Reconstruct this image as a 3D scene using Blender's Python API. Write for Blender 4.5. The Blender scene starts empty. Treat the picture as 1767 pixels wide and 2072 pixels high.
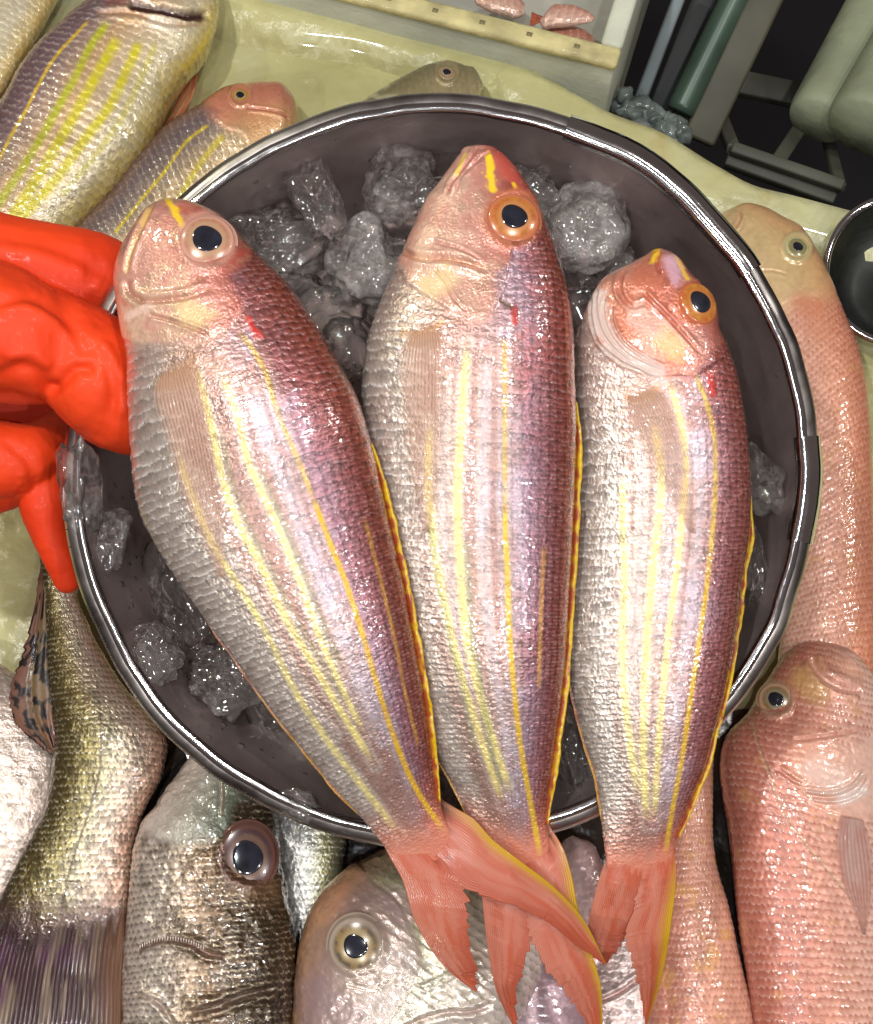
import bpy, math
import numpy as np
rng = np.random.default_rng(7)
R = math.radians
SC = bpy.context.scene
COL = SC.collection

# ------------------------------------------------------------------ camera
# all layout numbers are centimetres; meshes are written in metres
TILT = R(18.0)
FPX = 2730.0                       # focal length in pixels of a 1767 px wide picture
CX, CY = 883.5, 1036.0
FWD = np.array([0, math.sin(TILT), -math.cos(TILT)])
UPV = np.array([0, math.cos(TILT), math.sin(TILT)])
RGT = np.array([1.0, 0, 0])
NB = -FWD                          # normal of the bowl's rim (it is held tilted)
P0 = np.array([0.0, 0.0, 15.0])    # centre of the bowl's rim
DIST = 50.0
CAMP = P0 - DIST * (FWD + RGT * (893 - CX) / FPX + UPV * (CY - 955) / FPX)
cam_d = bpy.data.cameras.new('camera')
cam_d.sensor_fit = 'HORIZONTAL'; cam_d.sensor_width = 36.0
cam_d.lens = 36.0 * FPX / 1767.0
cam_d.clip_start = 0.02; cam_d.clip_end = 50
cam_o = bpy.data.objects.new('camera', cam_d); COL.objects.link(cam_o)
cam_o.location = CAMP * 0.01
cam_o.rotation_euler = (TILT, 0, 0)
SC.camera = cam_o

# ------------------------------------------------------------------ world and lamps
W = bpy.data.worlds.new('World'); SC.world = W; W.use_nodes = True
wb = W.node_tree.nodes['Background']
wb.inputs['Color'].default_value = (0.68, 0.53, 0.49, 1)
wb.inputs['Strength'].default_value = 0.15

def lamp(name, x, y, z, power, radius, color=(1, 0.97, 0.93), target=(0, 0, 10)):
    d = bpy.data.lights.new(name, 'AREA'); d.shape = 'DISK'; d.size = radius * 2 * 0.01
    d.energy = power; d.color = color
    o = bpy.data.objects.new(name, d); COL.objects.link(o)
    p = np.array([x, y, z], float); t = np.array(target, float)
    o.location = p * 0.01
    dv = t - p
    import mathutils
    o.rotation_euler = mathutils.Vector(dv).to_track_quat('-Z', 'Y').to_euler()
    return o
for x_, y_, z_, w_, r_, c_ in ((-46, -58, 95, 1.9, 1.8, (1, .97, .93)), (-14, -72, 98, 1.9, 1.8, (1, .97, .93)), (16, -72, 98, 1.9, 1.8, (1, .97, .93)), (50, -56, 95, 1.9, 1.8, (1, .97, .93)),
                               (-30, 6, 110, 4.6, 2.0, (1, .98, .95)), (26, 2, 114, 3.2, 2.2, (1, .98, .95)), (-8, -36, 118, 1.9, 2.0, (.88, .95, 1)),
                               (-75, 62, 100, 2.2, 4, (1, .97, .70)), (74, 26, 98, 1.6, 4, (1, .97, .90))):
    lamp('market_bulb', x_, y_, z_, w_, r_, c_)
SC.view_settings.view_transform = 'Standard'
SC.view_settings.look = 'None'
SC.view_settings.exposure = -0.05
SC.view_settings.gamma = 1.0
SC.view_settings.use_curve_mapping = False
SC.render.engine = 'CYCLES'
SC.cycles.max_bounces = 10
SC.cycles.transmission_bounces = 8
SC.cycles.transparent_max_bounces = 12
SC.cycles.caustics_reflective = False
SC.cycles.caustics_refractive = False
SC.cycles.sample_clamp_indirect = 6.0

# ------------------------------------------------------------------ projection helpers
def camp(px, py, d):
    px = np.asarray(px, float); py = np.asarray(py, float); d = np.asarray(d, float)
    k = np.stack([(px - CX) / FPX, (CY - py) / FPX], -1)
    return CAMP + d[..., None] * (FWD + k[..., :1] * RGT + k[..., 1:] * UPV)
def hero(px, py, z):                       # z: height above the rim plane of the bowl
    px, py, z = np.broadcast_arrays(np.asarray(px, float), np.asarray(py, float), np.asarray(z, float))
    return camp(px, py, DIST - z)
def tbl(px, py, z):                        # z: height above the table
    px, py, z = np.broadcast_arrays(np.asarray(px, float), np.asarray(py, float), np.asarray(z, float))
    k = FWD + ((px - CX) / FPX)[..., None] * RGT + ((CY - py) / FPX)[..., None] * UPV
    d = (z - CAMP[2]) / k[..., 2]
    return CAMP + d[..., None] * k
def proj(P):
    q = P - CAMP
    d = q @ FWD
    return CX + FPX * (q @ RGT) / d, CY - FPX * (q @ UPV) / d

# ------------------------------------------------------------------ numpy tools
def _h(i, j, k, seed):
    n = (i.astype(np.int64) * 374761393 + j.astype(np.int64) * 668265263 + k.astype(np.int64) * 2147483647 + seed * 974711) & 0xffffffff
    n = ((n ^ (n >> 13)) * 1274126177) & 0xffffffff
    n = ((n ^ (n >> 16)) * 2246822519) & 0xffffffff
    return ((n ^ (n >> 15)) & 0xffff) / 65535.0
def noise(P, scale=1.0, seed=0):
    P = np.asarray(P, float) * scale
    if P.shape[-1] == 2:
        P = np.concatenate([P, np.zeros(P.shape[:-1] + (1,))], -1)
    I = np.floor(P).astype(np.int64); F = P - I
    F = F * F * F * (F * (F * 6 - 15) + 10)
    x, y, z = F[..., 0], F[..., 1], F[..., 2]
    i, j, k = I[..., 0], I[..., 1], I[..., 2]
    def c(a, b, d): return _h(i + a, j + b, k + d, seed)
    v = ((c(0,0,0)*(1-x)+c(1,0,0)*x)*(1-y)+(c(0,1,0)*(1-x)+c(1,1,0)*x)*y)*(1-z) + \
        ((c(0,0,1)*(1-x)+c(1,0,1)*x)*(1-y)+(c(0,1,1)*(1-x)+c(1,1,1)*x)*y)*z
    return v * 2 - 1
def fbm(P, scale=1.0, oct=4, seed=0, gain=0.5):
    a, s, t, w = 1.0, scale, 0.0, 0.0
    for o in range(oct):
        t = t + a * noise(P, s, seed + o * 17); w += a; a *= gain; s *= 2.03
    return t / w
def ss(a, b, x):
    t = np.clip((x - a) / (b - a), 0, 1); return t * t * (3 - 2 * t)
def crv(pts, n, t=None):
    """smooth resample of a polyline (cubic Hermite through the points)"""
    P = np.asarray(pts, float)
    if t is None:
        t = np.concatenate([[0], np.cumsum(np.maximum(np.linalg.norm(np.diff(P, axis=0), axis=1), 1e-6))])
    m = np.zeros_like(P)
    h = np.diff(t)[:, None]; s = np.diff(P, axis=0) / h
    m[1:-1] = (s[:-1] * h[1:] + s[1:] * h[:-1]) / (h[1:] + h[:-1]); m[0] = s[0]; m[-1] = s[-1]
    u = np.linspace(t[0], t[-1], n) if np.isscalar(n) else t[0] + np.asarray(n) * (t[-1] - t[0])
    k = np.clip(np.searchsorted(t, u, side='right') - 1, 0, len(t) - 2)
    hh = (t[k + 1] - t[k]); x = ((u - t[k]) / hh)[:, None]; hh = hh[:, None]
    return (2*x**3-3*x**2+1)*P[k] + (x**3-2*x**2+x)*hh*m[k] + (-2*x**3+3*x**2)*P[k+1] + (x**3-x**2)*hh*m[k+1]
def dpoly(px, py, poly):
    """distance to a polyline, signed side (+ = left of travel in picture axes), and fraction along it"""
    poly = np.asarray(poly, float)
    best = np.full(px.shape, 1e9); side = np.zeros(px.shape); fr = np.zeros(px.shape)
    L = np.linalg.norm(np.diff(poly, axis=0), axis=1); cum = np.concatenate([[0], np.cumsum(L)])
    for i in range(len(poly) - 1):
        a, b = poly[i], poly[i + 1]; d = b - a; l2 = max(d @ d, 1e-9)
        t = np.clip(((px - a[0]) * d[0] + (py - a[1]) * d[1]) / l2, 0, 1)
        ex = px - a[0] - t * d[0]; ey = py - a[1] - t * d[1]
        q = np.hypot(ex, ey); m = q < best
        best = np.where(m, q, best)
        side = np.where(m, np.sign(d[0] * ey - d[1] * ex), side)
        fr = np.where(m, (cum[i] + t * L[i]) / cum[-1], fr)
    return best, side, fr
def scales(x, y):
    """overlapping scales on a staggered lattice: relief 0..1, nearness to the free edge, random id"""
    i0 = np.floor(x)
    h = np.zeros_like(x); e = np.zeros_like(x); r = np.zeros_like(x); dyy = np.zeros_like(x)
    done = np.zeros(x.shape, bool)
    for k in (-2, -1, 0, 1):
        i = i0 + k
        yy = y - 0.5 * np.mod(i, 2)
        j = np.round(yy); dy = yy - j
        edge = i + 1.30 - 1.0 * dy * dy + 0.20 * (_h(i, j, i * 0, 5) - .5)
        rel = edge - x
        m = (~done) & (rel > 0)
        h = np.where(m, np.clip(1 - rel / 1.3, 0, 1), h)
        e = np.where(m, np.exp(-((rel - 0.06) / 0.14) ** 2), e)
        r = np.where(m, _h(i, j, i * 0, 9), r)
        dyy = np.where(m, dy, dyy)
        done |= m
    return h, e, r, dyy
def gradient(v, stops):
    xs = [s[0] for s in stops]; cs = np.array([s[1] for s in stops])
    return np.stack([np.interp(v, xs, cs[:, k]) for k in range(3)], -1)
def mix(a, b, f):
    return a + (np.asarray(b) - a) * f[..., None]

# ------------------------------------------------------------------ object helpers
ORG = {}
def root(name, label, cat, origin, group=None):
    o = bpy.data.objects.new(name, None); COL.objects.link(o)
    origin = np.asarray(origin, float)
    o.location = origin * 0.01; o.empty_display_size = 0.02
    o['label'] = label; o['category'] = cat
    if group: o['group'] = group
    ORG[o.name] = origin
    return o
def mesh(name, V, faces, mat, parent=None, col=None, msk=None, smooth=True, label=None, cat=None, group=None, kind=None, origin=None):
    """V in cm; faces: (n,4) or (n,3) array, or list of both"""
    V = np.asarray(V, float).reshape(-1, 3)
    if parent is not None:
        org = ORG[parent.name]
    else:
        org = np.asarray(origin, float) if origin is not None else np.array([V[:, 0].mean(), V[:, 1].mean(), V[:, 2].min()])
    me = bpy.data.meshes.new(name)
    fl = faces if isinstance(faces, list) else [faces]
    fl = [np.asarray(f, np.int32) for f in fl if len(f)]
    idx = np.concatenate([f.ravel() for f in fl]).astype(np.int32)
    cnt = np.concatenate([np.full(len(f), f.shape[1], np.int32) for f in fl])
    st = np.concatenate([[0], np.cumsum(cnt)[:-1]]).astype(np.int32)
    me.vertices.add(len(V)); me.vertices.foreach_set('co', ((V - org) * 0.01).astype(np.float32).ravel())
    me.loops.add(len(idx)); me.loops.foreach_set('vertex_index', idx)
    me.polygons.add(len(cnt)); me.polygons.foreach_set('loop_start', st)
    try: me.polygons.foreach_set('loop_total', cnt)
    except Exception: pass
    me.update(calc_edges=True); me.validate()
    if smooth: me.polygons.foreach_set('use_smooth', np.ones(len(me.polygons), bool))
    for nm, c in (('Col', col), ('Msk', msk)):
        if c is not None:
            a = me.color_attributes.new(nm, 'FLOAT_COLOR', 'POINT')
            c = np.asarray(c, float).reshape(-1, 3)
            a.data.foreach_set('color', np.concatenate([c, np.ones((len(c), 1))], 1).astype(np.float32).ravel())
    if mat: me.materials.append(mat)
    o = bpy.data.objects.new(name, me); COL.objects.link(o)
    ORG[o.name] = org
    if parent is not None: o.parent = parent
    else: o.location = org * 0.01
    if label: o['label'] = label
    if cat: o['category'] = cat
    if group: o['group'] = group
    if kind: o['kind'] = kind
    return o
def gfaces(n, m, wrap=False, off=0):
    i = np.arange(n - 1)[:, None]; j = np.arange(m if wrap else m - 1)[None, :]
    a = i * m + j; b = i * m + (j + 1) % m
    return np.stack([a, b, b + m, a + m], -1).reshape(-1, 4) + off
def gnormals(G):
    du = np.gradient(G, axis=0); dv = np.gradient(G, axis=1)
    N = np.cross(du, dv); N /= np.maximum(np.linalg.norm(N, axis=-1, keepdims=True), 1e-9)
    return N
def solid(V, n, m, N, t):
    """thin closed shell from an n x m grid"""
    G = np.asarray(V).reshape(n, m, 3); N = np.asarray(N).reshape(n, m, 3)
    T = (G + N * t / 2).reshape(-1, 3); B = (G - N * t / 2).reshape(-1, 3)
    f = gfaces(n, m); k = n * m
    e = np.concatenate([np.arange(m), np.arange(1, n) * m + m - 1, (n - 1) * m + np.arange(m - 2, -1, -1), np.arange(n - 2, 0, -1) * m])
    e2 = np.roll(e, -1)
    side = np.stack([e, e + k, e2 + k, e2], -1)
    return np.concatenate([T, B]), np.concatenate([f, f[:, ::-1] + k, side])
def boxv(p, q):
    p = np.minimum(p, q); q = np.maximum(p, q) if False else q
    x0, y0, z0 = p; x1, y1, z1 = q
    V = np.array([[x0,y0,z0],[x1,y0,z0],[x1,y1,z0],[x0,y1,z0],[x0,y0,z1],[x1,y0,z1],[x1,y1,z1],[x0,y1,z1]], float)
    F = np.array([[0,3,2,1],[4,5,6,7],[0,1,5,4],[1,2,6,5],[2,3,7,6],[3,0,4,7]])
    return V, F
def bevel(o, w, seg=2):
    m = o.modifiers.new('bevel', 'BEVEL'); m.width = w * 0.01; m.segments = seg; m.limit_method = 'ANGLE'
    return o
def tube(path, rad, n=20, caps=True, flat=1.0, up=None):
    """tube along a 3-D path (cm)"""
    P = np.asarray(path, float); rad = np.broadcast_to(np.asarray(rad, float), (len(P),))
    T = np.gradient(P, axis=0); T /= np.linalg.norm(T, axis=1, keepdims=True)
    u = np.array([0, 0, 1.0]) if up is None else np.asarray(up, float)
    A = np.cross(T, u); A /= np.maximum(np.linalg.norm(A, axis=1, keepdims=True), 1e-6); B = np.cross(A, T)
    th = np.linspace(0, 2 * np.pi, n, endpoint=False)
    G = P[:, None] + rad[:, None, None] * (np.cos(th)[None, :, None] * A[:, None] + flat * np.sin(th)[None, :, None] * B[:, None])
    V = G.reshape(-1, 3); F = [gfaces(len(P), n, True)]
    if caps:
        k = len(V); V = np.concatenate([V, P[:1], P[-1:]])
        j = np.arange(n); j2 = (j + 1) % n
        F.append(np.stack([j2, j, np.full(n, k)], -1)); F.append(np.stack([(len(P)-1)*n + j, (len(P)-1)*n + j2, np.full(n, k + 1)], -1))
    return V, F

# ------------------------------------------------------------------ materials
def newmat(name):
    m = bpy.data.materials.new(name); m.use_nodes = True
    nt = m.node_tree; b = nt.nodes['Principled BSDF']
    return m, nt, b
def nd(nt, typ, **kw):
    n = nt.nodes.new(typ)
    for k, v in kw.items():
        if k in n.inputs: n.inputs[k].default_value = v
        else: setattr(n, k, v)
    return n
def bumpnode(nt, b, scale, strength, dist, detail=3, prev=None, coords='Object', stretch=None):
    tc = nd(nt, 'ShaderNodeTexCoord')
    no = nd(nt, 'ShaderNodeTexNoise'); no.inputs['Scale'].default_value = scale; no.inputs['Detail'].default_value = detail
    src = tc.outputs[coords]
    if stretch is not None:
        mp = nd(nt, 'ShaderNodeMapping'); mp.inputs['Scale'].default_value = stretch
        nt.links.new(src, mp.inputs['Vector']); src = mp.outputs['Vector']
    nt.links.new(src, no.inputs['Vector'])
    bp = nd(nt, 'ShaderNodeBump'); bp.inputs['Strength'].default_value = strength; bp.inputs['Distance'].default_value = dist
    nt.links.new(no.outputs['Fac'], bp.inputs['Height'])
    if prev is not None: nt.links.new(prev.outputs['Normal'], bp.inputs['Normal'])
    nt.links.new(bp.outputs['Normal'], b.inputs['Normal'])
    return bp
def ramp(nt, fac, stops):
    r = nd(nt, 'ShaderNodeValToRGB'); e = r.color_ramp.elements
    while len(e) < len(stops): e.new(0.5)
    for k, (p, c) in enumerate(stops):
        e[k].position = p; e[k].color = tuple(c) + (1,) if len(c) == 3 else c
    nt.links.new(fac, r.inputs['Fac']); return r
def noisetex(nt, scale, detail=4, coords='Object', stretch=None, rough=0.5):
    tc = nd(nt, 'ShaderNodeTexCoord'); no = nd(nt, 'ShaderNodeTexNoise')
    no.inputs['Scale'].default_value = scale; no.inputs['Detail'].default_value = detail; no.inputs['Roughness'].default_value = rough
    src = tc.outputs[coords]
    if stretch is not None:
        mp = nd(nt, 'ShaderNodeMapping'); mp.inputs['Scale'].default_value = stretch
        nt.links.new(src, mp.inputs['Vector']); src = mp.outputs['Vector']
    nt.links.new(src, no.inputs['Vector']); return no

def m_skin(name, bump=0.25, fine=900.0, coat=0.55, film=0.0, coatrough=0.07):
    m, nt, b = newmat(name)
    a = nd(nt, 'ShaderNodeAttribute', attribute_name='Col')
    k = nd(nt, 'ShaderNodeAttribute', attribute_name='Msk')
    sp = nd(nt, 'ShaderNodeSeparateColor')
    nt.links.new(k.outputs['Color'], sp.inputs['Color'])
    nt.links.new(a.outputs['Color'], b.inputs['Base Color'])
    nt.links.new(sp.outputs['Red'], b.inputs['Metallic'])
    nt.links.new(sp.outputs['Green'], b.inputs['Roughness'])
    b.inputs['Coat Weight'].default_value = coat; b.inputs['Coat Roughness'].default_value = coatrough; b.inputs['Coat IOR'].default_value = 1.5
    b.inputs['Specular IOR Level'].default_value = 0.5
    if film > 0:
        b.inputs['Thin Film IOR'].default_value = 1.45
        n = noisetex(nt, 120, 3)
        mr = nd(nt, 'ShaderNodeMapRange'); mr.inputs['To Min'].default_value = film * 0.7; mr.inputs['To Max'].default_value = film * 1.35
        nt.links.new(n.outputs['Fac'], mr.inputs['Value']); nt.links.new(mr.outputs['Result'], b.inputs['Thin Film Thickness'])
    p1 = bumpnode(nt, b, fine * 0.35, bump * 0.3, 0.0012, 2)
    bumpnode(nt, b, fine, bump, 0.0007, 3, prev=p1)
    return m
def m_fin(name):
    m, nt, b = newmat(name)
    a = nd(nt, 'ShaderNodeAttribute', attribute_name='Col'); k = nd(nt, 'ShaderNodeAttribute', attribute_name='Msk')
    sp = nd(nt, 'ShaderNodeSeparateColor'); nt.links.new(k.outputs['Color'], sp.inputs['Color'])
    nt.links.new(a.outputs['Color'], b.inputs['Base Color'])
    nt.links.new(sp.outputs['Green'], b.inputs['Roughness'])
    b.inputs['Coat Weight'].default_value = 0.35; b.inputs['Coat Roughness'].default_value = 0.12
    tr = nd(nt, 'ShaderNodeBsdfTranslucent'); nt.links.new(a.outputs['Color'], tr.inputs['Color'])
    mx = nd(nt, 'ShaderNodeMixShader'); mx.inputs['Fac'].default_value = 0.42
    tp = nd(nt, 'ShaderNodeBsdfTransparent')
    m2 = nd(nt, 'ShaderNodeMixShader')
    out = nt.nodes['Material Output']
    nt.links.new(b.outputs[0], mx.inputs[1]); nt.links.new(tr.outputs[0], mx.inputs[2])
    nt.links.new(sp.outputs['Red'], m2.inputs['Fac'])          # red channel: how clear the membrane is
    nt.links.new(mx.outputs[0], m2.inputs[1]); nt.links.new(tp.outputs[0], m2.inputs[2])
    nt.links.new(m2.outputs[0], out.inputs['Surface'])
    bumpnode(nt, b, 700, 0.15, 0.0005)
    return m
def m_plain(name, color, rough=0.5, metal=0.0, coat=0.0, bump=None, var=0.0, vscale=30):
    m, nt, b = newmat(name)
    b.inputs['Roughness'].default_value = rough; b.inputs['Metallic'].default_value = metal
    b.inputs['Coat Weight'].default_value = coat; b.inputs['Coat Roughness'].default_value = 0.06
    c = np.array(color)
    if var > 0:
        n = noisetex(nt, vscale, 5)
        r = ramp(nt, n.outputs['Fac'], [(0.3, tuple(c * (1 - var))), (0.7, tuple(np.minimum(c * (1 + var), 1)))])
        nt.links.new(r.outputs['Color'], b.inputs['Base Color'])
    else:
        b.inputs['Base Color'].default_value = tuple(c) + (1,)
    if bump: bumpnode(nt, b, bump[0], bump[1], bump[2])
    return m

M = {}
M['skin'] = m_skin('bream_skin', 0.40, 1000, 0.9, 0, 0.05)
M['skin_silver'] = m_skin('silver_fish_skin', 0.6, 800, 0.9, 0, 0.05)
M['skin_pink'] = m_skin('pink_fish_skin', 0.16, 700, 0.7, 0, 0.07)
M['fin'] = m_fin('fin_membrane')
M['eye'] = m_skin('fish_eye', 0.0, 500, 1.0, 0, 0.02)
M['pupil'] = m_plain('fish_pupil', (0.014, 0.015, 0.024), 0.12, 0, 1.0, var=0.5, vscale=180)
def m_steel(name, col=(0.90, 0.74, 0.71), rough=0.27, dark=(0.66, 0.48, 0.46)):
    m, nt, b = newmat(name); b.inputs['Metallic'].default_value = 1.0
    n = noisetex(nt, 22, 6, rough=0.6)
    r = ramp(nt, n.outputs['Fac'], [(0.32, dark), (0.62, col)]); nt.links.new(r.outputs['Color'], b.inputs['Base Color'])
    n2 = noisetex(nt, 45, 5, stretch=(1, 1, 8))
    mr = nd(nt, 'ShaderNodeMapRange'); mr.inputs['To Min'].default_value = rough * 0.6; mr.inputs['To Max'].default_value = rough * 1.7
    nt.links.new(n2.outputs['Fac'], mr.inputs['Value']); nt.links.new(mr.outputs['Result'], b.inputs['Roughness'])
    bumpnode(nt, b, 60, 0.12, 0.002, 4)
    return m
M['steel'] = m_steel('brushed_steel', (0.60, 0.50, 0.48), 0.30, (0.40, 0.30, 0.29))
M['steel'].node_tree.nodes['Principled BSDF'].inputs['Metallic'].default_value = 0.86
M['rim_steel'] = m_steel('polished_rim_steel', (0.80, 0.79, 0.80), 0.10, (0.62, 0.60, 0.60))
M['flange_steel'] = m_steel('worn_flange_steel', (0.66, 0.62, 0.60), 0.30, (0.10, 0.09, 0.09))
M['steel_dull'] = m_steel('dull_steel', (0.10, 0.105, 0.10), 0.45, (0.05, 0.05, 0.05))
def m_ice(name, rough=0.03, tint=(0.93, 0.92, 0.92), frost=0.3, bump=0.8, lo=0.50, refr=0.45, boost=2.2):
    m, nt, b = newmat(name); out = nt.nodes['Material Output']; L = nt.links.new
    nt.nodes.remove(b)
    rf = nd(nt, 'ShaderNodeBsdfRefraction'); rf.inputs['IOR'].default_value = 1.31; rf.inputs['Roughness'].default_value = rough; rf.inputs['Color'].default_value = tint + (1,)
    tp = nd(nt, 'ShaderNodeBsdfTransparent'); tp.inputs['Color'].default_value = tint + (1,)
    gl = nd(nt, 'ShaderNodeBsdfGlossy'); gl.inputs['Roughness'].default_value = rough + 0.03
    fr = nd(nt, 'ShaderNodeFresnel'); fr.inputs['IOR'].default_value = 1.31
    d = nd(nt, 'ShaderNodeBsdfDiffuse'); d.inputs['Color'].default_value = (0.86, 0.82, 0.79, 1)
    tc = nd(nt, 'ShaderNodeTexCoord'); prev = None
    for sc, st, di, de in ((30, bump * 0.8, 0.016, 0), (85, bump * 0.35, 0.006, 0)):
        no = nd(nt, 'ShaderNodeTexNoise'); no.inputs['Scale'].default_value = sc; no.inputs['Detail'].default_value = de; L(tc.outputs['Object'], no.inputs['Vector'])
        bp = nd(nt, 'ShaderNodeBump'); bp.inputs['Strength'].default_value = st; bp.inputs['Distance'].default_value = di; L(no.outputs['Fac'], bp.inputs['Height'])
        if prev: L(prev.outputs['Normal'], bp.inputs['Normal'])
        prev = bp
    for n in (rf, gl, fr): L(prev.outputs['Normal'], n.inputs['Normal'])
    mu = nd(nt, 'ShaderNodeMath', operation='MULTIPLY_ADD', use_clamp=True); L(fr.outputs[0], mu.inputs[0]); mu.inputs[1].default_value = boost; mu.inputs[2].default_value = 0.02
    m1 = nd(nt, 'ShaderNodeMixShader'); m1.inputs['Fac'].default_value = refr; L(tp.outputs[0], m1.inputs[1]); L(rf.outputs[0], m1.inputs[2])
    n = noisetex(nt, 95, 4, rough=0.6); n2 = noisetex(nt, 230, 3, rough=0.55); n3 = noisetex(nt, 24, 5, rough=0.6)
    z = (0.0, 0.0, 0.0); w = (frost,) * 3
    r1 = ramp(nt, n.outputs['Fac'], [(0.46, z), (0.485, w), (0.50, w), (0.525, z)])
    r2 = ramp(nt, n2.outputs['Fac'], [(0.455, z), (0.485, w), (0.50, w), (0.53, z)])
    r3 = ramp(nt, n3.outputs['Fac'], [(lo, (0.02, 0.02, 0.02)), (lo + 0.25, (frost * 0.7,) * 3)])
    ad = nd(nt, 'ShaderNodeMath', operation='MAXIMUM'); L(r1.outputs['Color'], ad.inputs[0]); L(r2.outputs['Color'], ad.inputs[1])
    r = nd(nt, 'ShaderNodeMix', data_type='RGBA', blend_type='ADD'); r.inputs[0].default_value = 0.4; L(r3.outputs['Color'], r.inputs[6]); L(ad.outputs[0], r.inputs[7])
    m2 = nd(nt, 'ShaderNodeMixShader'); L(r.outputs[2], m2.inputs['Fac']); L(m1.outputs[0], m2.inputs[1]); L(d.outputs[0], m2.inputs[2])
    m3 = nd(nt, 'ShaderNodeMixShader'); L(mu.outputs[0], m3.inputs['Fac']); L(m2.outputs[0], m3.inputs[1]); L(gl.outputs[0], m3.inputs[2])
    L(m3.outputs[0], out.inputs['Surface'])
    return m
M['ice'] = m_ice('crackled_ice', 0.02, (0.98, 0.96, 0.945), frost=0.13, bump=0.9, lo=0.46, refr=0.38, boost=2.4)
M['ice_clear'] = m_ice('melting_ice', 0.015, (0.96, 0.93, 0.92), 0.05, 0.8, 0.55, refr=0.38, boost=2.2)
M['ice_frost'] = m_ice('cloudy_ice', 0.06, (0.98, 0.95, 0.935), frost=0.26, bump=0.5, lo=0.32, boost=2.2, refr=0.38)

# ------------------------------------------------------------------ fish builder
class Ctx: pass
def fish_body(rt, stations, P, nrm, zmid, thick, skin, NS, NV, mat, bias=0.0, expo=0.8, name='body', up_bias=None):
    """stations: (dorsal px, ventral px) from snout to tail base.  P maps pixel + height to space.
    skin(ctx) -> colour, metallic, roughness, relief(cm)"""
    S = np.array([[a[0], a[1], b[0], b[1]] for a, b in stations], float)
    mid = (S[:, :2] + S[:, 2:]) / 2
    t = np.concatenate([[0], np.cumsum(np.maximum(np.linalg.norm(np.diff(mid, axis=0), axis=1), 4.0))])
    A = crv(S, NS, t)
    s = np.linspace(0, 1, NS)
    tq = s * t[-1]
    zm = np.interp(s, *zip(*zmid)); tk = np.interp(s, *zip(*thick))
    def smooth(a, w):
        for _ in range(3): a = np.convolve(np.pad(a, w, 'edge'), np.ones(2 * w + 1) / (2 * w + 1), 'valid')
        return a
    tk = smooth(tk, max(2, NS // 60)); zm = smooth(zm, NS // 14)
    D = P(A[:, 0], A[:, 1], zm); Vv = P(A[:, 2], A[:, 3], zm)
    c = (D + Vv) / 2; a = (D - Vv) / 2; hw = np.linalg.norm(a, axis=1)
    nb = max(14, NV // 8)
    th = np.concatenate([np.linspace(0, np.pi, NV), np.pi + np.linspace(0, np.pi, nb + 2)[1:-1]])
    v = np.cos(th); zz = np.sign(np.sin(th)) * np.abs(np.sin(th)) ** expo
    prof = zz[None, :] * (1 + bias * v[None, :])
    prof = np.where(zz[None, :] < 0, zz[None, :], prof)
    G = c[:, None] + a[:, None] * v[None, :, None] + (hw * tk)[:, None, None] * prof[..., None] * np.asarray(nrm)[None, None]
    N = gnormals(np.concatenate([G[:, -1:], G, G[:, :1]], 1))[:, 1:-1]
    if (N[NS // 2, NV // 2] @ nrm) < 0: N = -N; flip = True
    else: flip = False
    x = np.concatenate([[0], np.cumsum(np.linalg.norm(np.diff(c, axis=0), axis=1))])
    seg = np.linalg.norm(np.diff(G, axis=1), axis=2)
    y = np.concatenate([np.zeros((NS, 1)), np.cumsum(seg, axis=1)], 1)
    q = Ctx(); q.px, q.py = proj(G); q.s = np.broadcast_to(s[:, None], q.px.shape); q.v = np.broadcast_to(v[None], q.px.shape)
    q.x = np.broadcast_to(x[:, None], q.px.shape); q.y = y; q.G = G; q.top = np.broadcast_to((np.arange(len(th)) < NV)[None], q.px.shape)
    q.hw = np.broadcast_to(hw[:, None], q.px.shape); q.yn = y / np.maximum(y[:, NV - 1:NV], 1e-6)   # 0 dorsal .. 1 ventral
    q.L = x[-1]
    col, met, rgh, rel = skin(q)
    G2 = G + N * rel[..., None]
    m = len(th)
    V = G2.reshape(-1, 3); F = gfaces(NS, m, True)
    if flip: F = F[:, ::-1]
    kk = len(V); V = np.concatenate([V, G2[0].mean(0)[None], G2[-1].mean(0)[None]])
    j = np.arange(m); j2 = (j + 1) % m
    caps = np.concatenate([np.stack([j2, j, np.full(m, kk)], -1), np.stack([(NS-1)*m + j, (NS-1)*m + j2, np.full(m, kk + 1)], -1)])
    col = np.clip(col, 0.003, 1).reshape(-1, 3); col = np.concatenate([col, col[:1], col[-1:]])
    msk = np.stack([np.clip(met, 0, 1), np.clip(rgh, 0.03, 1), met * 0], -1).reshape(-1, 3); msk = np.concatenate([msk, msk[:1], msk[-1:]])
    o = mesh(name, V, [F, caps[:, ::-1] if flip else caps], mat, rt, col, msk)
    q.base = G; q.N = N; q.NV = NV; q.surf = G2
    return q
def surf_at(q, px, py):
    """point and normal of the upper side under a pixel of the traced outline"""
    d = (q.px[:, :q.NV] - px) ** 2 + (q.py[:, :q.NV] - py) ** 2
    i, j = np.unravel_index(np.argmin(d), d.shape)
    sl = (slice(max(0, i - 3), i + 4), slice(max(0, j - 3), min(q.NV, j + 4)))
    n = q.N[sl].reshape(-1, 3).mean(0); n /= np.linalg.norm(n)
    return q.base[i, j], n
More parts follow.
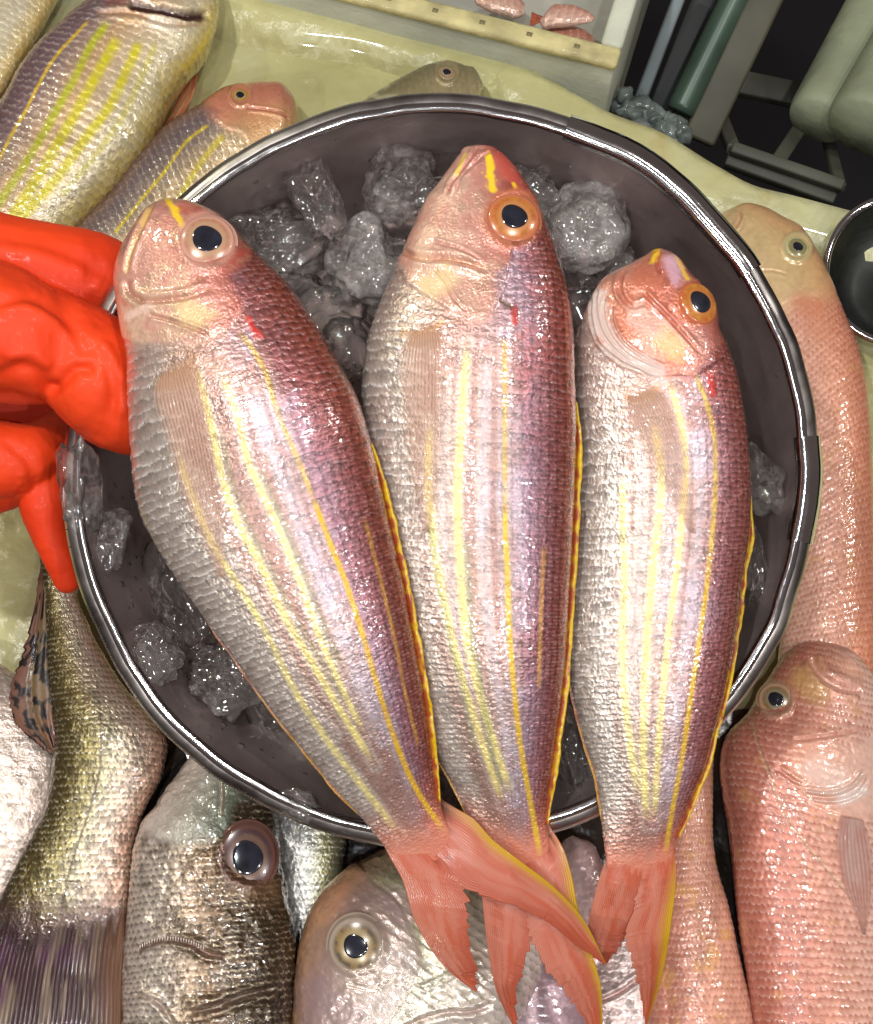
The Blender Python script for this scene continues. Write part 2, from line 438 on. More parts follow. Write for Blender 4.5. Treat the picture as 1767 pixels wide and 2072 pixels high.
def fish_eye(rt, q, c, rp, ri, ro, px_cm, iris, bulge=0.45, lift=0.0, asp=1.0, ang=0.0, ring=(0.5, 0.2, 0.12), tilt=0.0, pup_off=(0, 0)):
    p, n = surf_at(q, *c)
    iris = [tuple(np.array(k) * 0.74) for k in iris]
    n = n * (1 - tilt) + NB * tilt; n /= np.linalg.norm(n)
    ca, sa = math.cos(ang), math.sin(ang)
    e1 = RGT - n * (RGT @ n); e1 /= np.linalg.norm(e1); e2 = np.cross(n, e1)
    f1 = e1 * ca + e2 * sa; f2 = -e1 * sa + e2 * ca
    nr, na = 26, 64
    r = np.linspace(0.0, 1.12, nr); th = np.linspace(0, 2 * np.pi, na, endpoint=False)
    Ro = ro * px_cm
    hgt = np.where(r < 1, bulge * np.sqrt(np.maximum(1 - (r * 0.93) ** 2, 0)), 0) - np.where(r >= 0.95, (r - 0.95) * 2.2, 0) * bulge
    X = (r[:, None] * np.cos(th)) * Ro; Y = (r[:, None] * np.sin(th)) * Ro * asp
    V = p + lift * n + X[..., None] * f1 + Y[..., None] * f2 + (hgt[:, None, None] * Ro) * n
    rr = np.broadcast_to(r[:, None], X.shape) * ro; tt = np.broadcast_to(th[None], X.shape)
    nz = fbm(np.stack([np.cos(tt) * 3, np.sin(tt) * 3, rr / ro * 2], -1), 1.2, 3, 3)
    nz2 = fbm(np.stack([np.cos(tt) * 9, np.sin(tt) * 9, rr / ro * 1.5], -1), 1.6, 2, 5)
    col = np.zeros(V.shape) + np.array(iris[0])
    col = mix(col, iris[1], ss(0.0, 0.5, nz + (rr - (rp + ri) / 2) / (ri - rp) * 0.9))
    col = col * (1 + 0.3 * nz2[..., None])
    col = mix(col, iris[2], np.exp(-((rr - rp * 1.1) / (0.16 * ri)) ** 2))      # bright ring round the pupil
    col = mix(col, ring, ss(ri * 0.86, ri * 1.12, rr + 2.2 * nz))
    col = mix(col, np.array(ring) * 0.7, 0.35 * np.exp(-((rr - ri * 1.03) / (0.05 * ri)) ** 2))
    met = 0.08 * (rr < ri) + 0 * rr; rgh = 0.22 + 0 * rr
    ev = mesh('eye', V.reshape(-1, 3), gfaces(nr, na, True), M['eye'], rt, np.clip(col, 0.003, 1).reshape(-1, 3), np.stack([met, rgh, met * 0], -1).reshape(-1, 3))
    r2 = np.linspace(0, 1, 10); rpc = rp / ro
    po = pup_off[0] * px_cm * f1 + pup_off[1] * px_cm * f2
    X = r2[:, None] * np.cos(th) * rpc * Ro; Y = r2[:, None] * np.sin(th) * rpc * Ro * asp
    wob = 1 + 0.035 * np.cos(2 * th + 1) + 0.03 * np.cos(3 * th)
    hh = bulge * np.sqrt(np.maximum(1 - (r2 * rpc * 0.93) ** 2, 0)) * Ro + 0.012 - 0.02 * (r2 > 0.97)
    V = p + lift * n + po + (X * wob)[..., None] * f1 + (Y * wob)[..., None] * f2 + hh[:, None, None] * n
    mesh('pupil', V.reshape(-1, 3), gfaces(10, na, True), M['pupil'], ev)
    return p, n
def fin_lobe(rt, name, left, right, P, z, nrm, colf, n=90, m=60, rays=16, amp=0.02, jag_r=0.0, jag_l=0.0, clear=0.0, thick=0.05, curl=0.0, mat=None, drape=None, rough=0.35, seed=1):
    """fin between two traced edges (base first, tip last); colour from colf(u, t)"""
    L = crv(left, n); Rr = crv(right, n)
    t = np.linspace(0, 1, n); u = np.linspace(0, 1, m)
    rg = np.random.default_rng(seed)
    def jag(C, a, sgn):
        if a <= 0: return C
        ks = np.sort(rg.random(26)); ln = 0.25 + 0.75 * rg.random(27); tt_ = np.linspace(0, 1, n)
        seg = np.searchsorted(ks, tt_); lo_ = np.concatenate([[0], ks])[seg]; hi_ = np.concatenate([ks, [1]])[seg]
        saw = (tt_ - lo_) / np.maximum(hi_ - lo_, 1e-3) * ln[seg]
        d = np.gradient(C, axis=0); nn = np.stack([-d[:, 1], d[:, 0]], -1); nn /= np.maximum(np.linalg.norm(nn, axis=1, keepdims=True), 1e-6)
        return C + sgn * nn * (a * (saw - 0.3) * ss(0.05, 0.25, t))[:, None]
    L = jag(L, jag_l, 1); Rr = jag(Rr, jag_r, -1)
    A = L[:, None] * (1 - u)[None, :, None] + Rr[:, None] * u[None, :, None]
    zz = np.interp(t, *zip(*z)) if not np.isscalar(z) else np.full(n, z)
    U, T = np.meshgrid(u, t)
    rip = np.abs(np.sin(U * rays * np.pi)) ** 0.7
    Z = zz[:, None] + amp * rip * ss(0.0, 0.25, T) + curl * np.sin(U * np.pi) * np.sin(T * np.pi)
    G = P(A[..., 0], A[..., 1], Z)
    if drape is not None:
        # lie on another surface: pixel -> surface height along the normal
        G = drape(A[..., 0], A[..., 1]) + np.asarray(nrm) * (Z[..., None])
    fine = np.sin(U * rays * 4 * np.pi + 3 * noise(np.stack([T * 6, U * 3], -1), 1, seed))
    G = G + np.asarray(nrm) * (amp * 0.15 * fine)[..., None]
    N = gnormals(G)
    if (N.reshape(-1, 3).mean(0) @ nrm) < 0: N = -N; 
    V, F = solid(G, n, m, N, thick)
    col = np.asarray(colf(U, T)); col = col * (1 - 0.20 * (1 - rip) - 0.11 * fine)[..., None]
    cl = np.clip(np.broadcast_to(clear(U, T) if callable(clear) else clear, U.shape), 0, 0.95)
    msk = np.stack([cl, np.full_like(U, rough), U * 0], -1)
    col = np.clip(col, 0.003, 1).reshape(-1, 3); msk = msk.reshape(-1, 3)
    return mesh(name, V, F, mat or M['fin'], rt, np.concatenate([col, col]), np.concatenate([msk, msk]))
def draper(q):
    """pixel -> point on the relief surface of a fish"""
    px = q.px[:, :q.NV]; py = q.py[:, :q.NV]; S = q.surf[:, :q.NV]
    sub = (slice(None, None, 3), slice(None, None, 3))
    fx = px[sub].ravel(); fy = py[sub].ravel(); fs = S[sub].reshape(-1, 3)
    def f(ax, ay):
        sh = ax.shape; X = ax.ravel(); Y = ay.ravel(); out = np.zeros((len(X), 3))
        for i in range(0, len(X), 400):
            d = (X[i:i+400, None] - fx) ** 2 + (Y[i:i+400, None] - fy) ** 2
            k = np.argpartition(d, 6, axis=1)[:, :6]
            w = 1 / (np.take_along_axis(d, k, 1) + 4.0); w /= w.sum(1, keepdims=True)
            h = ((fs[k] - CAMP) @ FWD * w).sum(1)
            out[i:i+400] = camp(X[i:i+400], Y[i:i+400], h)
        return out.reshape(sh + (3,))
    return f
def edge_fin(rt, name, q, s0, s1, side, width, nrm, colf, lift=0.0, n=220, m=12, wav=0.15, seed=3, taper=0.12, inset=0.12):
    """folded fin strip along the back (side=+1) or the belly (side=-1)"""
    NS = q.base.shape[0]; i = np.linspace(s0, s1, n) * (NS - 1)
    i0 = np.clip(i.astype(int), 0, NS - 2); f = (i - i0)[:, None]
    j = 0 if side > 0 else q.NV - 1
    E = q.base[i0, j] * (1 - f) + q.base[i0 + 1, j] * f
    c = q.base[:, [0, q.NV - 1]].mean(1); C = c[i0] * (1 - f) + c[i0 + 1] * f
    out = E - C; out /= np.linalg.norm(out, axis=1, keepdims=True)
    t = np.linspace(0, 1, n)
    w = width * np.minimum(1, np.minimum(t, 1 - t) / taper) ** 0.7 * (1 + wav * noise(np.stack([t * 26, t * 0], -1), 1, seed) + 0.5 * wav * noise(np.stack([t * 70, t * 0], -1), 1, seed + 1))
    u = np.linspace(0, 1, m)
    lift_ = lift + 0.05 * noise(np.stack([t * 18, t * 0], -1), 1, seed + 4)
    G = E[:, None] - out[:, None] * inset + out[:, None] * (u[None, :, None] * (w + inset)[:, None, None]) + np.asarray(nrm) * ((lift_[:, None] * np.sin(u * np.pi * 0.6)[None] + 0.02)[..., None])
    U, T = np.meshgrid(u, t)
    rip = np.abs(np.sin(T * 55 * np.pi))
    G = G + np.asarray(nrm) * (0.012 * rip * U)[..., None]
    N = gnormals(G)
    if (N.reshape(-1, 3).mean(0) @ nrm) < 0: N = -N
    V, F = solid(G, n, m, N, 0.06)
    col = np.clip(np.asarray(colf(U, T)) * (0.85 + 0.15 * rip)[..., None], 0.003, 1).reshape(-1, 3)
    msk = np.stack([U * 0, np.full_like(U, 0.3), U * 0], -1).reshape(-1, 3)
    return mesh(name, V, F, M['fin'], rt, np.concatenate([col, col]), np.concatenate([msk, msk]))

# ------------------------------------------------------------------ the striped breams in the bowl
def bream_skin(F):
    def f(q):
        px, py, v = q.px, q.py, q.v
        n1 = fbm(q.G, 0.55, 4, F['seed']); n2 = fbm(q.G, 2.2, 4, F['seed'] + 5); n3 = fbm(q.G, 7.0, 3, F['seed'] + 9)
        # head and trunk
        gd, gs, _ = dpoly(px, py, F['gill']); head = ss(-16, 16, gd * gs * F.get('gside', 1) + 12 * n2)
        nape, nps, _ = dpoly(px, py, F['nape']); bare = head * ss(-14, 14, nape * nps * F.get('nside', 1) + 14 * n2)
        # scales: broad bars on the belly, small ones on the back
        lx = 0.20; ly = np.interp(v, [-1, -0.35, 0.2, 1], [0.80, 0.66, 0.5, 0.42])
        yc = q.yn * np.pi * q.hw.max() * 0.78
        hw_n = q.hw / q.hw.max()
        h, e, r, dy = scales((q.x + 0.10 * n2) / (lx * np.interp(q.s, [0, .35, 1], [0.8, 1, 0.78])), np.interp(q.yn, [0, 1], [0, 1]) * 14.0 + 0.10 * n2)
        bel = ss(-0.12, -0.5, v + 0.06 * n2)
        hb, eb, rb, dyb = scales((q.x + 0.07 * n2) / (0.33 * np.interp(q.s, [0, .35, 1], [0.8, 1, 0.72])), q.yn * 10.0 + 0.25 * n2)
        h = h * (1 - bel) + hb * bel; e = e * (1 - bel) + eb * bel; r = r * (1 - bel) + rb * bel; dy = dy * (1 - bel) + dyb * bel
        sc = (1 - bare) * (1 - ss(0.91, 0.985, q.s + 0.015 * n2))
        ee = e * ss(-0.45, 0.25, n3 + 0.6 * n2)
        rel = (0.012 * (h - 0.55) + 0.004 * ee + 0.008 * bel * (h - 0.5 + 0.6 * ee)) * sc
        rel += sc * 0.022 * (r - 0.5) * dy                                       # each scale leans its own way
        rel += 0.007 * n3 * sc + 0.012 * n2
        col = gradient(v + 0.05 * n2, F['grad'])
        front = ss(F['warm'][0], F['warm'][1], q.s)                              # warm shoulder fading to silver
        col = mix(col, F['shoulder'], (1 - front) * 0.6 * ss(-0.5, 0.5, v))
        tailw = ss(0.86, 0.975, q.s + 0.02 * n2); col = mix(col, (0.72, 0.22, 0.13), 0.95 * tailw); tj = ss(0.92, 0.985, q.s)
        met = 0.46 + 0.4 * (r - 0.5) + 0.12 * bel + 0 * v; rgh = 0.27 + 0.2 * (r - 0.5)
        col = col * (0.70 + (0.56 - 0.26 * bel[..., None]) * r[..., None] * sc[..., None] + (0.34 - 0.16 * bel[..., None]) * n3[..., None] * sc[..., None])
        # pearly free edges with wet highlights painted in, strongest on the belly
        col = mix(col, np.array((0.60, 0.40, 0.42)) + bel[..., None] * np.array((0.34, 0.49, 0.43)), ee * sc * (0.5 + 0.5 * bel))
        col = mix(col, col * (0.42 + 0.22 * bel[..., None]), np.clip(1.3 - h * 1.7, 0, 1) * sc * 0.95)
        # lilac sheen painted into the colour of the upper flank
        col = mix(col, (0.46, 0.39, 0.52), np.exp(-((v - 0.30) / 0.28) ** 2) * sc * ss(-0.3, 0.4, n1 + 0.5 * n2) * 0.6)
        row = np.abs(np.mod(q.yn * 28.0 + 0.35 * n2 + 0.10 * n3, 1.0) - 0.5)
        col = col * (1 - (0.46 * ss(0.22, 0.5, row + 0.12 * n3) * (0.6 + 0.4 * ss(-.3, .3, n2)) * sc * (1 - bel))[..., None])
        dm = np.full(px.shape, 1e3)
        for pl, w, c, st in F['stripes']:
            if c is not GRN: dm = np.minimum(dm, dpoly(px, py, crv(pl, 30))[0])
        inner = ss(-0.62, -0.35, v) * ss(0.55, 0.3, v) * sc * ss(0.16, 0.3, q.s)
        col = mix(col, (0.33, 0.195, 0.17), ss(8, 20, dm) * inner * 0.72)
        col = mix(col, (0.72, 0.66, 0.62), np.exp(-((dm - 10) / 6) ** 2) * inner * 0.25)
        near = ss(0.36, 0.16, q.s) * sc; col = mix(col, (0.56, 0.34, 0.28), 0.45 * near * ss(0.5, 0.0, v))
        # stripes
        for pl, w, c, st in F['stripes']:
            d, _, fr = dpoly(px, py, crv(pl, 40))
            prof = np.exp(-(d / w) ** 4) * (0.62 + 0.38 * ss(-0.4, 0.25, n3 + 0.5 * n2 + 0.5 * (r - 0.5)) if st < 0.95 else 0.8 + 0.2 * ss(-0.3, 0.2, n3)) * st * ss(0, 0.06, fr) * ss(1.0, 0.93, fr) * q.top
            col = mix(col, np.array(c), prof)
            met = met * (1 - 0.45 * prof)
        # head colour
        hc = gradient(v + 0.12 * n2, F['hgrad'])
        blot = ss(0.0, 0.45, n1 + 0.5 * n2); hc = mix(hc, F['hblot'], 0.32 * blot)
        hc = hc * (1 + 0.16 * n3[..., None])
        col = mix(col, hc, bare)
        met = met * (1 - bare) + bare * (0.20 + 0.2 * ss(0, .4, n2)); rgh = rgh * (1 - bare) + bare * 0.22
        rel += bare * (0.004 * n2 + 0.007 * n3)
        # creases and plates of the head; shade painted at the pectoral fold
        for pl, w, dep, c, st in F['creases']:
            d, sd, fr = dpoly(px, py, crv(pl, 40)); g = ss(0, .08, fr) * ss(1, .9, fr) * q.top
            rel -= dep * np.exp(-(d / w) ** 2) * g
            rel += dep * 0.8 * np.exp(-((d - 1.7 * w) / (1.2 * w)) ** 2) * g
            col = mix(col, np.array(c), st * np.exp(-(d / w) ** 2) * g)
        # raised edge of the gill cover
        rel += 0.045 * ss(-3, 5, gd * gs * F.get('gside', 1)) * np.exp(-(np.maximum(gd, 0) / 60.0) ** 2) * q.top * ss(0.02, .06, q.s)
        for pl, w, c, st, dep in F['patches']:
            d, _, fr = dpoly(px, py, np.array(pl, float) if len(pl) > 1 else np.array([pl[0], (pl[0][0] + .1, pl[0][1])], float))
            k = np.exp(-(d * (1 + 0.6 * n3 + 0.5 * n2) / w) ** 4) * q.top
            col = mix(col, np.array(c) * (1 + (0.5 * n3[..., None] if c[1] < 0.05 else 0)), st * k); rel += dep * k; met = met * (1 - k * 0.9)
        # flesh round the eye
        ex, ey = F['eye']; de = np.hypot(px - ex, py - ey)
        ro = F['eye_r'][2]
        rel += 0.06 * np.exp(-((de - ro * 1.1) / (ro * 0.24)) ** 2) * q.top
        col = mix(col, F['orbit'], np.exp(-((de - ro * 1.05) / (ro * 0.16)) ** 2) * 0.75 * q.top)
        rel *= ss(0, 0.015, q.s) * ss(1.0, 0.94, q.s)
        met = met * (1 - tj); rgh = rgh * (1 - tj) + 0.36 * tj
        return col, met, rgh, rel
    return f
SILV = (0.54, 0.46, 0.49); YEL = (0.66, 0.46, 0.06); PALEY = (0.78, 0.66, 0.24); GRN = (0.20, 0.22, 0.10)
TAILC = np.array([0.68, 0.15, 0.07]); TAILP = np.array([0.74, 0.28, 0.19])
def tail_colour(yl, yr, yw=0.22):
    def f(U, T):
        n = fbm(np.stack([U * 5, T * 3], -1), 1.0, 3, 4)
        c = TAILP + (TAILC - TAILP) * ss(-0.3, 0.6, n + 0.5 * T)[..., None]
        c = mix(c, (0.60, 0.10, 0.05), 0.35 * np.exp(-((U - 0.9) / 0.15) ** 2))
        if yl: c = mix(c, (0.76, 0.48, 0.02), np.clip(1.1 * np.exp(-(U * (1 + 0.3 * n) / (0.7 * yw)) ** 2), 0, 1) * ss(0.0, 0.4, T + .05))
        if yr: c = mix(c, (0.76, 0.48, 0.02), np.clip(1.1 * np.exp(-((1 - U) * (1 + 0.3 * n) / (0.7 * yw)) ** 2), 0, 1) * ss(0.0, 0.4, T + .05))
        return c
    return f
def dorsal_colour(U, T):
    n = fbm(np.stack([T * 40, U * 2], -1), 1.0, 3, 8)
    c = mix(np.zeros(U.shape + (3,)) + np.array([0.50, 0.10, 0.03]), (0.66, 0.26, 0.03), ss(-.2, .5, n))
    return mix(c, (0.86, 0.58, 0.01), ss(0.66, 0.86, U + 0.30 * n))
def anal_colour(U, T):
    n = fbm(np.stack([T * 30, U * 2], -1), 1.0, 3, 9)
    c = np.zeros(U.shape + (3,)) + np.array([0.50, 0.20, 0.11])
    return mix(c, (0.70, 0.40, 0.03), ss(0.55, 0.95, U + 0.8 * n) * ss(0.2, 0.6, T))
def pect_colour(U, T):
    c = np.zeros(U.shape + (3,)) + np.array([0.82, 0.56, 0.44])
    return mix(c, (0.62, 0.34, 0.14), ss(0.22, 0.0, T) * 0.5 + 0 * U)
PXH = 1 / 54.6
def build_bream(F):
    st = F['stations']; o = hero((st[8][0][0] + st[8][1][0]) / 2, (st[8][0][1] + st[8][1][1]) / 2, 0)
    rt = root('bream', F['label'], 'fish', o, 'striped breams laid across the steel bowl')
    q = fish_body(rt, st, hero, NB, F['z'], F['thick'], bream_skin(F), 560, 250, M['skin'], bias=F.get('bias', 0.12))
    rp, ri, ro = F['eye_r']
    fish_eye(rt, q, F['eye'], rp, ri, ro, PXH, F['iris'], bulge=F.get('bulge', 0.30), lift=F.get('elift', -0.02), asp=F.get('easp', 1.0), ang=F.get('eang', 0), ring=F['orbit'], tilt=F.get('etilt', 0.0))
    edge_fin(rt, 'dorsal_fin', q, *F['dorsal'], 1, 0.62 * F.get('dw', 0.30), NB, dorsal_colour, 0.20, seed=F['seed'])
    edge_fin(rt, 'anal_fin', q, *F['anal'], -1, F.get('aw', 0.09), NB, anal_colour, -0.02, seed=F['seed'] + 2, inset=0.10)
    dr = draper(q)
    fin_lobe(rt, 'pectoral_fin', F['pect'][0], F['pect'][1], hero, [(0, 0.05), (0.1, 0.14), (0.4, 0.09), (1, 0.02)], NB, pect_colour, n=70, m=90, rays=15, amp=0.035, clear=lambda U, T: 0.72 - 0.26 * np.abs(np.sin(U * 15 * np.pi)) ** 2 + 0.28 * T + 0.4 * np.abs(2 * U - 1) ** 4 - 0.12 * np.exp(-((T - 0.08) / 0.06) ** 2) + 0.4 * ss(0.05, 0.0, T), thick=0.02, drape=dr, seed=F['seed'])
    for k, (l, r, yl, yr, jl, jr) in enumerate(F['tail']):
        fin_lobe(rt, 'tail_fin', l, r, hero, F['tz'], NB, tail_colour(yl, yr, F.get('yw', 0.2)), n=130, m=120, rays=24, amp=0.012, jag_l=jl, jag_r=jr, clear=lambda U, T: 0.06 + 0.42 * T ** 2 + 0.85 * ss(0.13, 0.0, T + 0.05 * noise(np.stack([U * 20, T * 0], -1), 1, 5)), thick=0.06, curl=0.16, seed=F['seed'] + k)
    return rt, q
HGRAD = [(-1, (0.60, 0.31, 0.23)), (-0.5, (0.56, 0.29, 0.23)), (0.1, (0.52, 0.22, 0.17)), (0.6, (0.40, 0.095, 0.07)), (1, (0.34, 0.05, 0.03))]
GRAD = [(-1, (0.66, 0.54, 0.48)), (-0.62, (0.70, 0.60, 0.53)), (-0.3, (0.54, 0.37, 0.28)), (0.0, (0.48, 0.29, 0.22)), (0.32, (0.42, 0.25, 0.27)), (0.52, (0.36, 0.17, 0.21)), (0.78, (0.33, 0.10, 0.095)), (1, (0.34, 0.07, 0.02))]
THK = [(0, 0.75), (0.06, 0.60), (0.2, 0.52), (0.45, 0.50), (0.75, 0.46), (0.86, 0.38), (0.93, 0.22), (0.97, 0.10), (1, 0.02)]
B1 = dict(seed=11, label='striped pink bream nearest the red glove, tail crossing over the middle one',
  stations=[((338,400),(322,404)),((352,402),(305,415)),((378,406),(285,437)),((415,420),(262,472)),((455,447),(242,512)),((490,482),(232,555)),((535,527),(236,605)),((580,570),(246,660)),((626,634),(257,715)),((676,716),(260,800)),((715,786),(265,900)),((745,870),(283,1030)),((770,970),(330,1125)),((795,1080),(395,1222)),((820,1190),(470,1325)),((840,1300),(545,1430)),((858,1400),(615,1518)),((872,1500),(680,1598)),((884,1590),(732,1655)),((898,1650),(770,1702)),((915,1700),(810,1738)),((905,1735),(850,1752))],
  z=[(0,1.8),(0.3,3.0),(0.7,2.9),(0.9,1.7),(1,1.3)], thick=THK, warm=(0.2,0.5), shoulder=(0.36,0.075,0.04), grad=GRAD, hgrad=HGRAD, hblot=(0.74,0.62,0.40),
  gill=[(250,686),(275,698),(310,701),(350,697),(391,687),(430,676),(469,658),(490,628),(500,598),(505,560)], gside=-1,
  nape=[(500,640),(480,600),(462,560),(505,520),(560,480)], nside=-1,
  eye=(419,487), eye_r=(28,43,51), iris=((0.52,0.25,0.15),(0.44,0.16,0.07),(0.56,0.33,0.20)), orbit=(0.55,0.29,0.22), elift=-0.03, bulge=0.27, etilt=0.4,
  stripes=[([(361,900),(368,940),(395,1016),(436,1111),(491,1197),(549,1299),(587,1380),(660,1495),(740,1600),(810,1690)],7.5,PALEY,0.85),
           ([(395,735),(410,790),(430,872),(450,968),(478,1050),(529,1146),(573,1241),(621,1323),(690,1440),(760,1550)],7.5,PALEY,0.9),
           ([(445,752),(464,793),(481,845),(505,941),(546,1029),(577,1101),(607,1176),(638,1265),(679,1364),(740,1490)],7,PALEY,0.85),
           ([(505,780),(520,830),(550,920),(585,1010),(620,1100),(655,1195),(690,1290),(728,1390),(775,1500)],6,SILV,0.7),([(570,940),(612,1060),(650,1150),(685,1250),(718,1345),(756,1450)],3.5,SILV,0.45),([(400,960),(425,1040),(462,1120),(512,1210),(560,1300),(610,1390),(680,1490)],4,SILV,0.5),
           ([(448,860),(468,968),(497,1050),(546,1146),(592,1241),(640,1323),(705,1430)],6,GRN,0.5),
           ([(520,941),(562,1029),(592,1101),(622,1176),(655,1265),(696,1364)],6,GRN,0.55),
           ([(478,670),(495,686),(512,708),(536,751),(559,829),(600,923),(635,1012)],6,YEL,0.6),
           ([(628,995),(635,1012),(665,1091),(700,1180),(730,1272),(758,1368),(791,1474),(818,1545),(846,1603),(905,1690)],6,(0.64,0.38,0.02),1.0),
           ([(735,1040),(747,1084),(778,1204),(802,1306),(820,1400),(850,1520)],4,(0.62,0.33,0.04),0.6)],
  creases=[([(312,408),(296,440),(278,478),(262,520),(255,560)],5,0.06,(0.62,0.36,0.10),0.6),
           ([(258,560),(262,592),(282,606),(329,607),(391,597),(430,580)],7,0.09,(0.40,0.15,0.10),0.55),
           ([(300,636),(350,650),(390,664),(425,678)],4,0.05,(0.45,0.20,0.14),0.5),
           ([(320,790),(330,765),(352,760),(385,735),(393,708)],6,0.0,(0.45,0.18,0.06),0.5)],  # shaded arc at the pectoral base, colour only
  patches=[([(372,412),(405,428),(440,442)],17,(0.40,0.085,0.06),0.6,0.0),([(300,425),(290,450)],6,(0.62,0.42,0.08),0.5,0.0),([(340,405),(352,425),(369,458)],7,(0.80,0.52,0.02),0.95,0.0),([(380,628),(400,640)],26,(0.70,0.58,0.22),0.5,0.0),([(504,644),(512,664),(522,676)],8,(0.46,0.016,0.008),0.9,0.03),([(300,620),(262,640)],10,(0.70,0.50,0.44),0.5,0.03)],
  dorsal=(0.42,0.925), anal=(0.56,0.90), dw=0.34,
  pect=([(322,752),(312,790),(334,890),(368,1010),(440,1165)],[(384,718),(410,770),(432,870),(450,990),(458,1172)]),
  tail=[([(886,1612),(920,1634),(955,1655),(996,1699),(1051,1742),(1122,1797),(1172,1850),(1226,1951)],[(880,1742),(905,1768),(938,1795),(985,1814),(1051,1836),(1122,1873),(1171,1915),(1226,1951)],True,False,0,5),
        ([(766,1690),(790,1735),(812,1774),(839,1860),(873,1921),(911,1966),(964,2006)],[(905,1735),(925,1765),(937,1795),(945,1843),(950,1905),(958,1960),(964,2006)],False,False,0,14)],
  tz=[(0,1.5),(0.4,1.5),(1,1.1)])
B2 = dict(seed=23, label='striped pink bream in the middle of the bowl, orange eye looking up',
  stations=[((975,293),(958,296)),((992,297),(944,298)),((1012,308),(930,312)),((1032,326),(912,336)),((1056,358),(887,370)),((1079,397),(862,402)),((1096,438),(842,444)),((1117,481),(825,484)),((1130,522),(810,524)),((1144,567),(793,560)),((1155,624),(772,606)),((1160,671),(756,648)),((1163,767),(738,720)),((1166,870),(730,850)),((1163,980),(737,960)),((1158,1100),(750,1080)),((1150,1230),(775,1200)),((1145,1320),(805,1320)),((1135,1420),(845,1430)),((1122,1520),(885,1530)),((1112,1600),(918,1590)),((1108,1660),(945,1650)),((1112,1710),(975,1710)),((1100,1760),(1010,1762))],
  z=[(0,0.6),(0.3,1.6),(0.7,1.6),(0.9,0.95),(1,0.65)], thick=THK, warm=(0.2,0.45), shoulder=(0.38,0.07,0.035), grad=GRAD, hgrad=HGRAD, hblot=(0.78,0.60,0.44),
  gill=[(800,540),(812,548),(822,573),(851,592),(879,608),(911,629),(952,645),(987,640),(1010,612),(1025,580),(1030,540)], gside=-1,
  nape=[(1010,640),(1000,600),(1000,550),(1060,520),(1150,480)], nside=-1,
  eye=(1039,442), eye_r=(26,42,51), iris=((0.50,0.12,0.02),(0.60,0.22,0.02),(0.62,0.26,0.09)), orbit=(0.48,0.15,0.07), elift=-0.03, bulge=0.27, etilt=0.35,
  stripes=[([(872,850),(868,900),(868,1000),(878,1100),(895,1200),(918,1300),(950,1420),(985,1530),(1020,1630)],8,PALEY,0.85),
           ([(948,690),(940,760),(934,850),(928,950),(926,1050),(932,1150),(945,1290),(970,1400),(1005,1520),(1040,1620)],8.5,PALEY,0.9),
           ([(985,700),(980,850),(976,1000),(979,1150),(991,1300),(1012,1430),(1038,1560)],7,SILV,0.7),([(900,760),(898,900),(898,1030),(908,1160),(930,1300),(962,1430)],5,SILV,0.55),([(1050,800),(1052,950),(1054,1100),(1062,1280)],5,SILV,0.4),
           ([(868,1050),(881,1139),(909,1292),(936,1395),(963,1532)],7,GRN,0.5),([(943,1080),(946,1139),(957,1292),(977,1412),(998,1532),(1018,1600)],7,GRN,0.6),
           ([(1020,680),(1022,760),(1022,850),(1022,940),(1022,1030)],6,YEL,0.6),
           ([(1022,1000),(1024,1100),(1027,1156),(1030,1258),(1039,1378),(1052,1498),(1069,1600),(1083,1675),(1095,1745)],6,(0.64,0.40,0.03),1.0),
           ([(1102,1100),(1097,1190),(1093,1310),(1090,1400)],4.5,(0.62,0.33,0.04),0.6)],
  creases=[([(966,296),(958,312),(948,328),(930,351),(911,378),(905,395)],4,0.07,(0.50,0.16,0.12),0.75),
           ([(996,304),(975,318),(952,338),(930,364),(922,392)],3.5,0.05,(0.62,0.30,0.26),0.6),
           ([(812,505),(830,516),(854,522),(898,523),(940,530),(985,545)],7,0.09,(0.48,0.20,0.10),0.6),
           ([(875,488),(905,496),(935,506),(975,529)],3.5,0.04,(0.42,0.16,0.12),0.6),
           ([(880,545),(905,575),(915,600),(945,632)],3,0.03,(0.50,0.25,0.15),0.5),
           ([(812,690),(818,668),(838,676),(873,667),(903,643)],6,0.0,(0.48,0.22,0.05),0.55)],  # pectoral fold shade, painted without relief
  patches=[([(1012,318),(1045,362),(1085,420)],20,(0.46,0.07,0.05),0.65,0.0),([(989,316),(992,345),(998,386)],7.5,(0.84,0.56,0.02),0.95,0.0),([(943,313),(924,351)],5,(0.78,0.54,0.08),0.8,0.0),([(900,563),(870,580)],24,(0.74,0.60,0.28),0.55,0.0),([(1041,628),(1042,652)],7,(0.44,0.018,0.010),0.9,0.03),([(1014,608),(1034,619)],4,(0.12,0.06,0.02),0.9,-0.04),([(1039,372),(1041,378)],5,(0.78,0.50,0.02),0.9,0.0),([(865,470),(855,510)],18,(0.78,0.62,0.42),0.4,0.0)],
  dorsal=(0.34,0.93), anal=(0.62,0.93), dw=0.32,
  pect=([(826,664),(806,740),(806,830),(822,940),(858,1075)],[(890,650),(908,730),(908,830),(900,940),(872,1078)]),
  tail=[([(945,1652),(962,1720),(976,1816),(987,1911),(1006,2006),(1045,2085)],[(1040,1740),(1060,1800),(1074,1902),(1060,1952),(1044,2010),(1045,2085)],False,False,0,12),
        ([(1040,1740),(1060,1800),(1076,1900),(1108,1962),(1139,2000),(1180,2060),(1217,2125)],[(1108,1664),(1139,1716),(1154,1762),(1170,1841),(1196,1925),(1214,1990),(1217,2125)],False,True,12,0)],
  tz=[(0,0.8),(0.4,0.7),(1,0.4)])
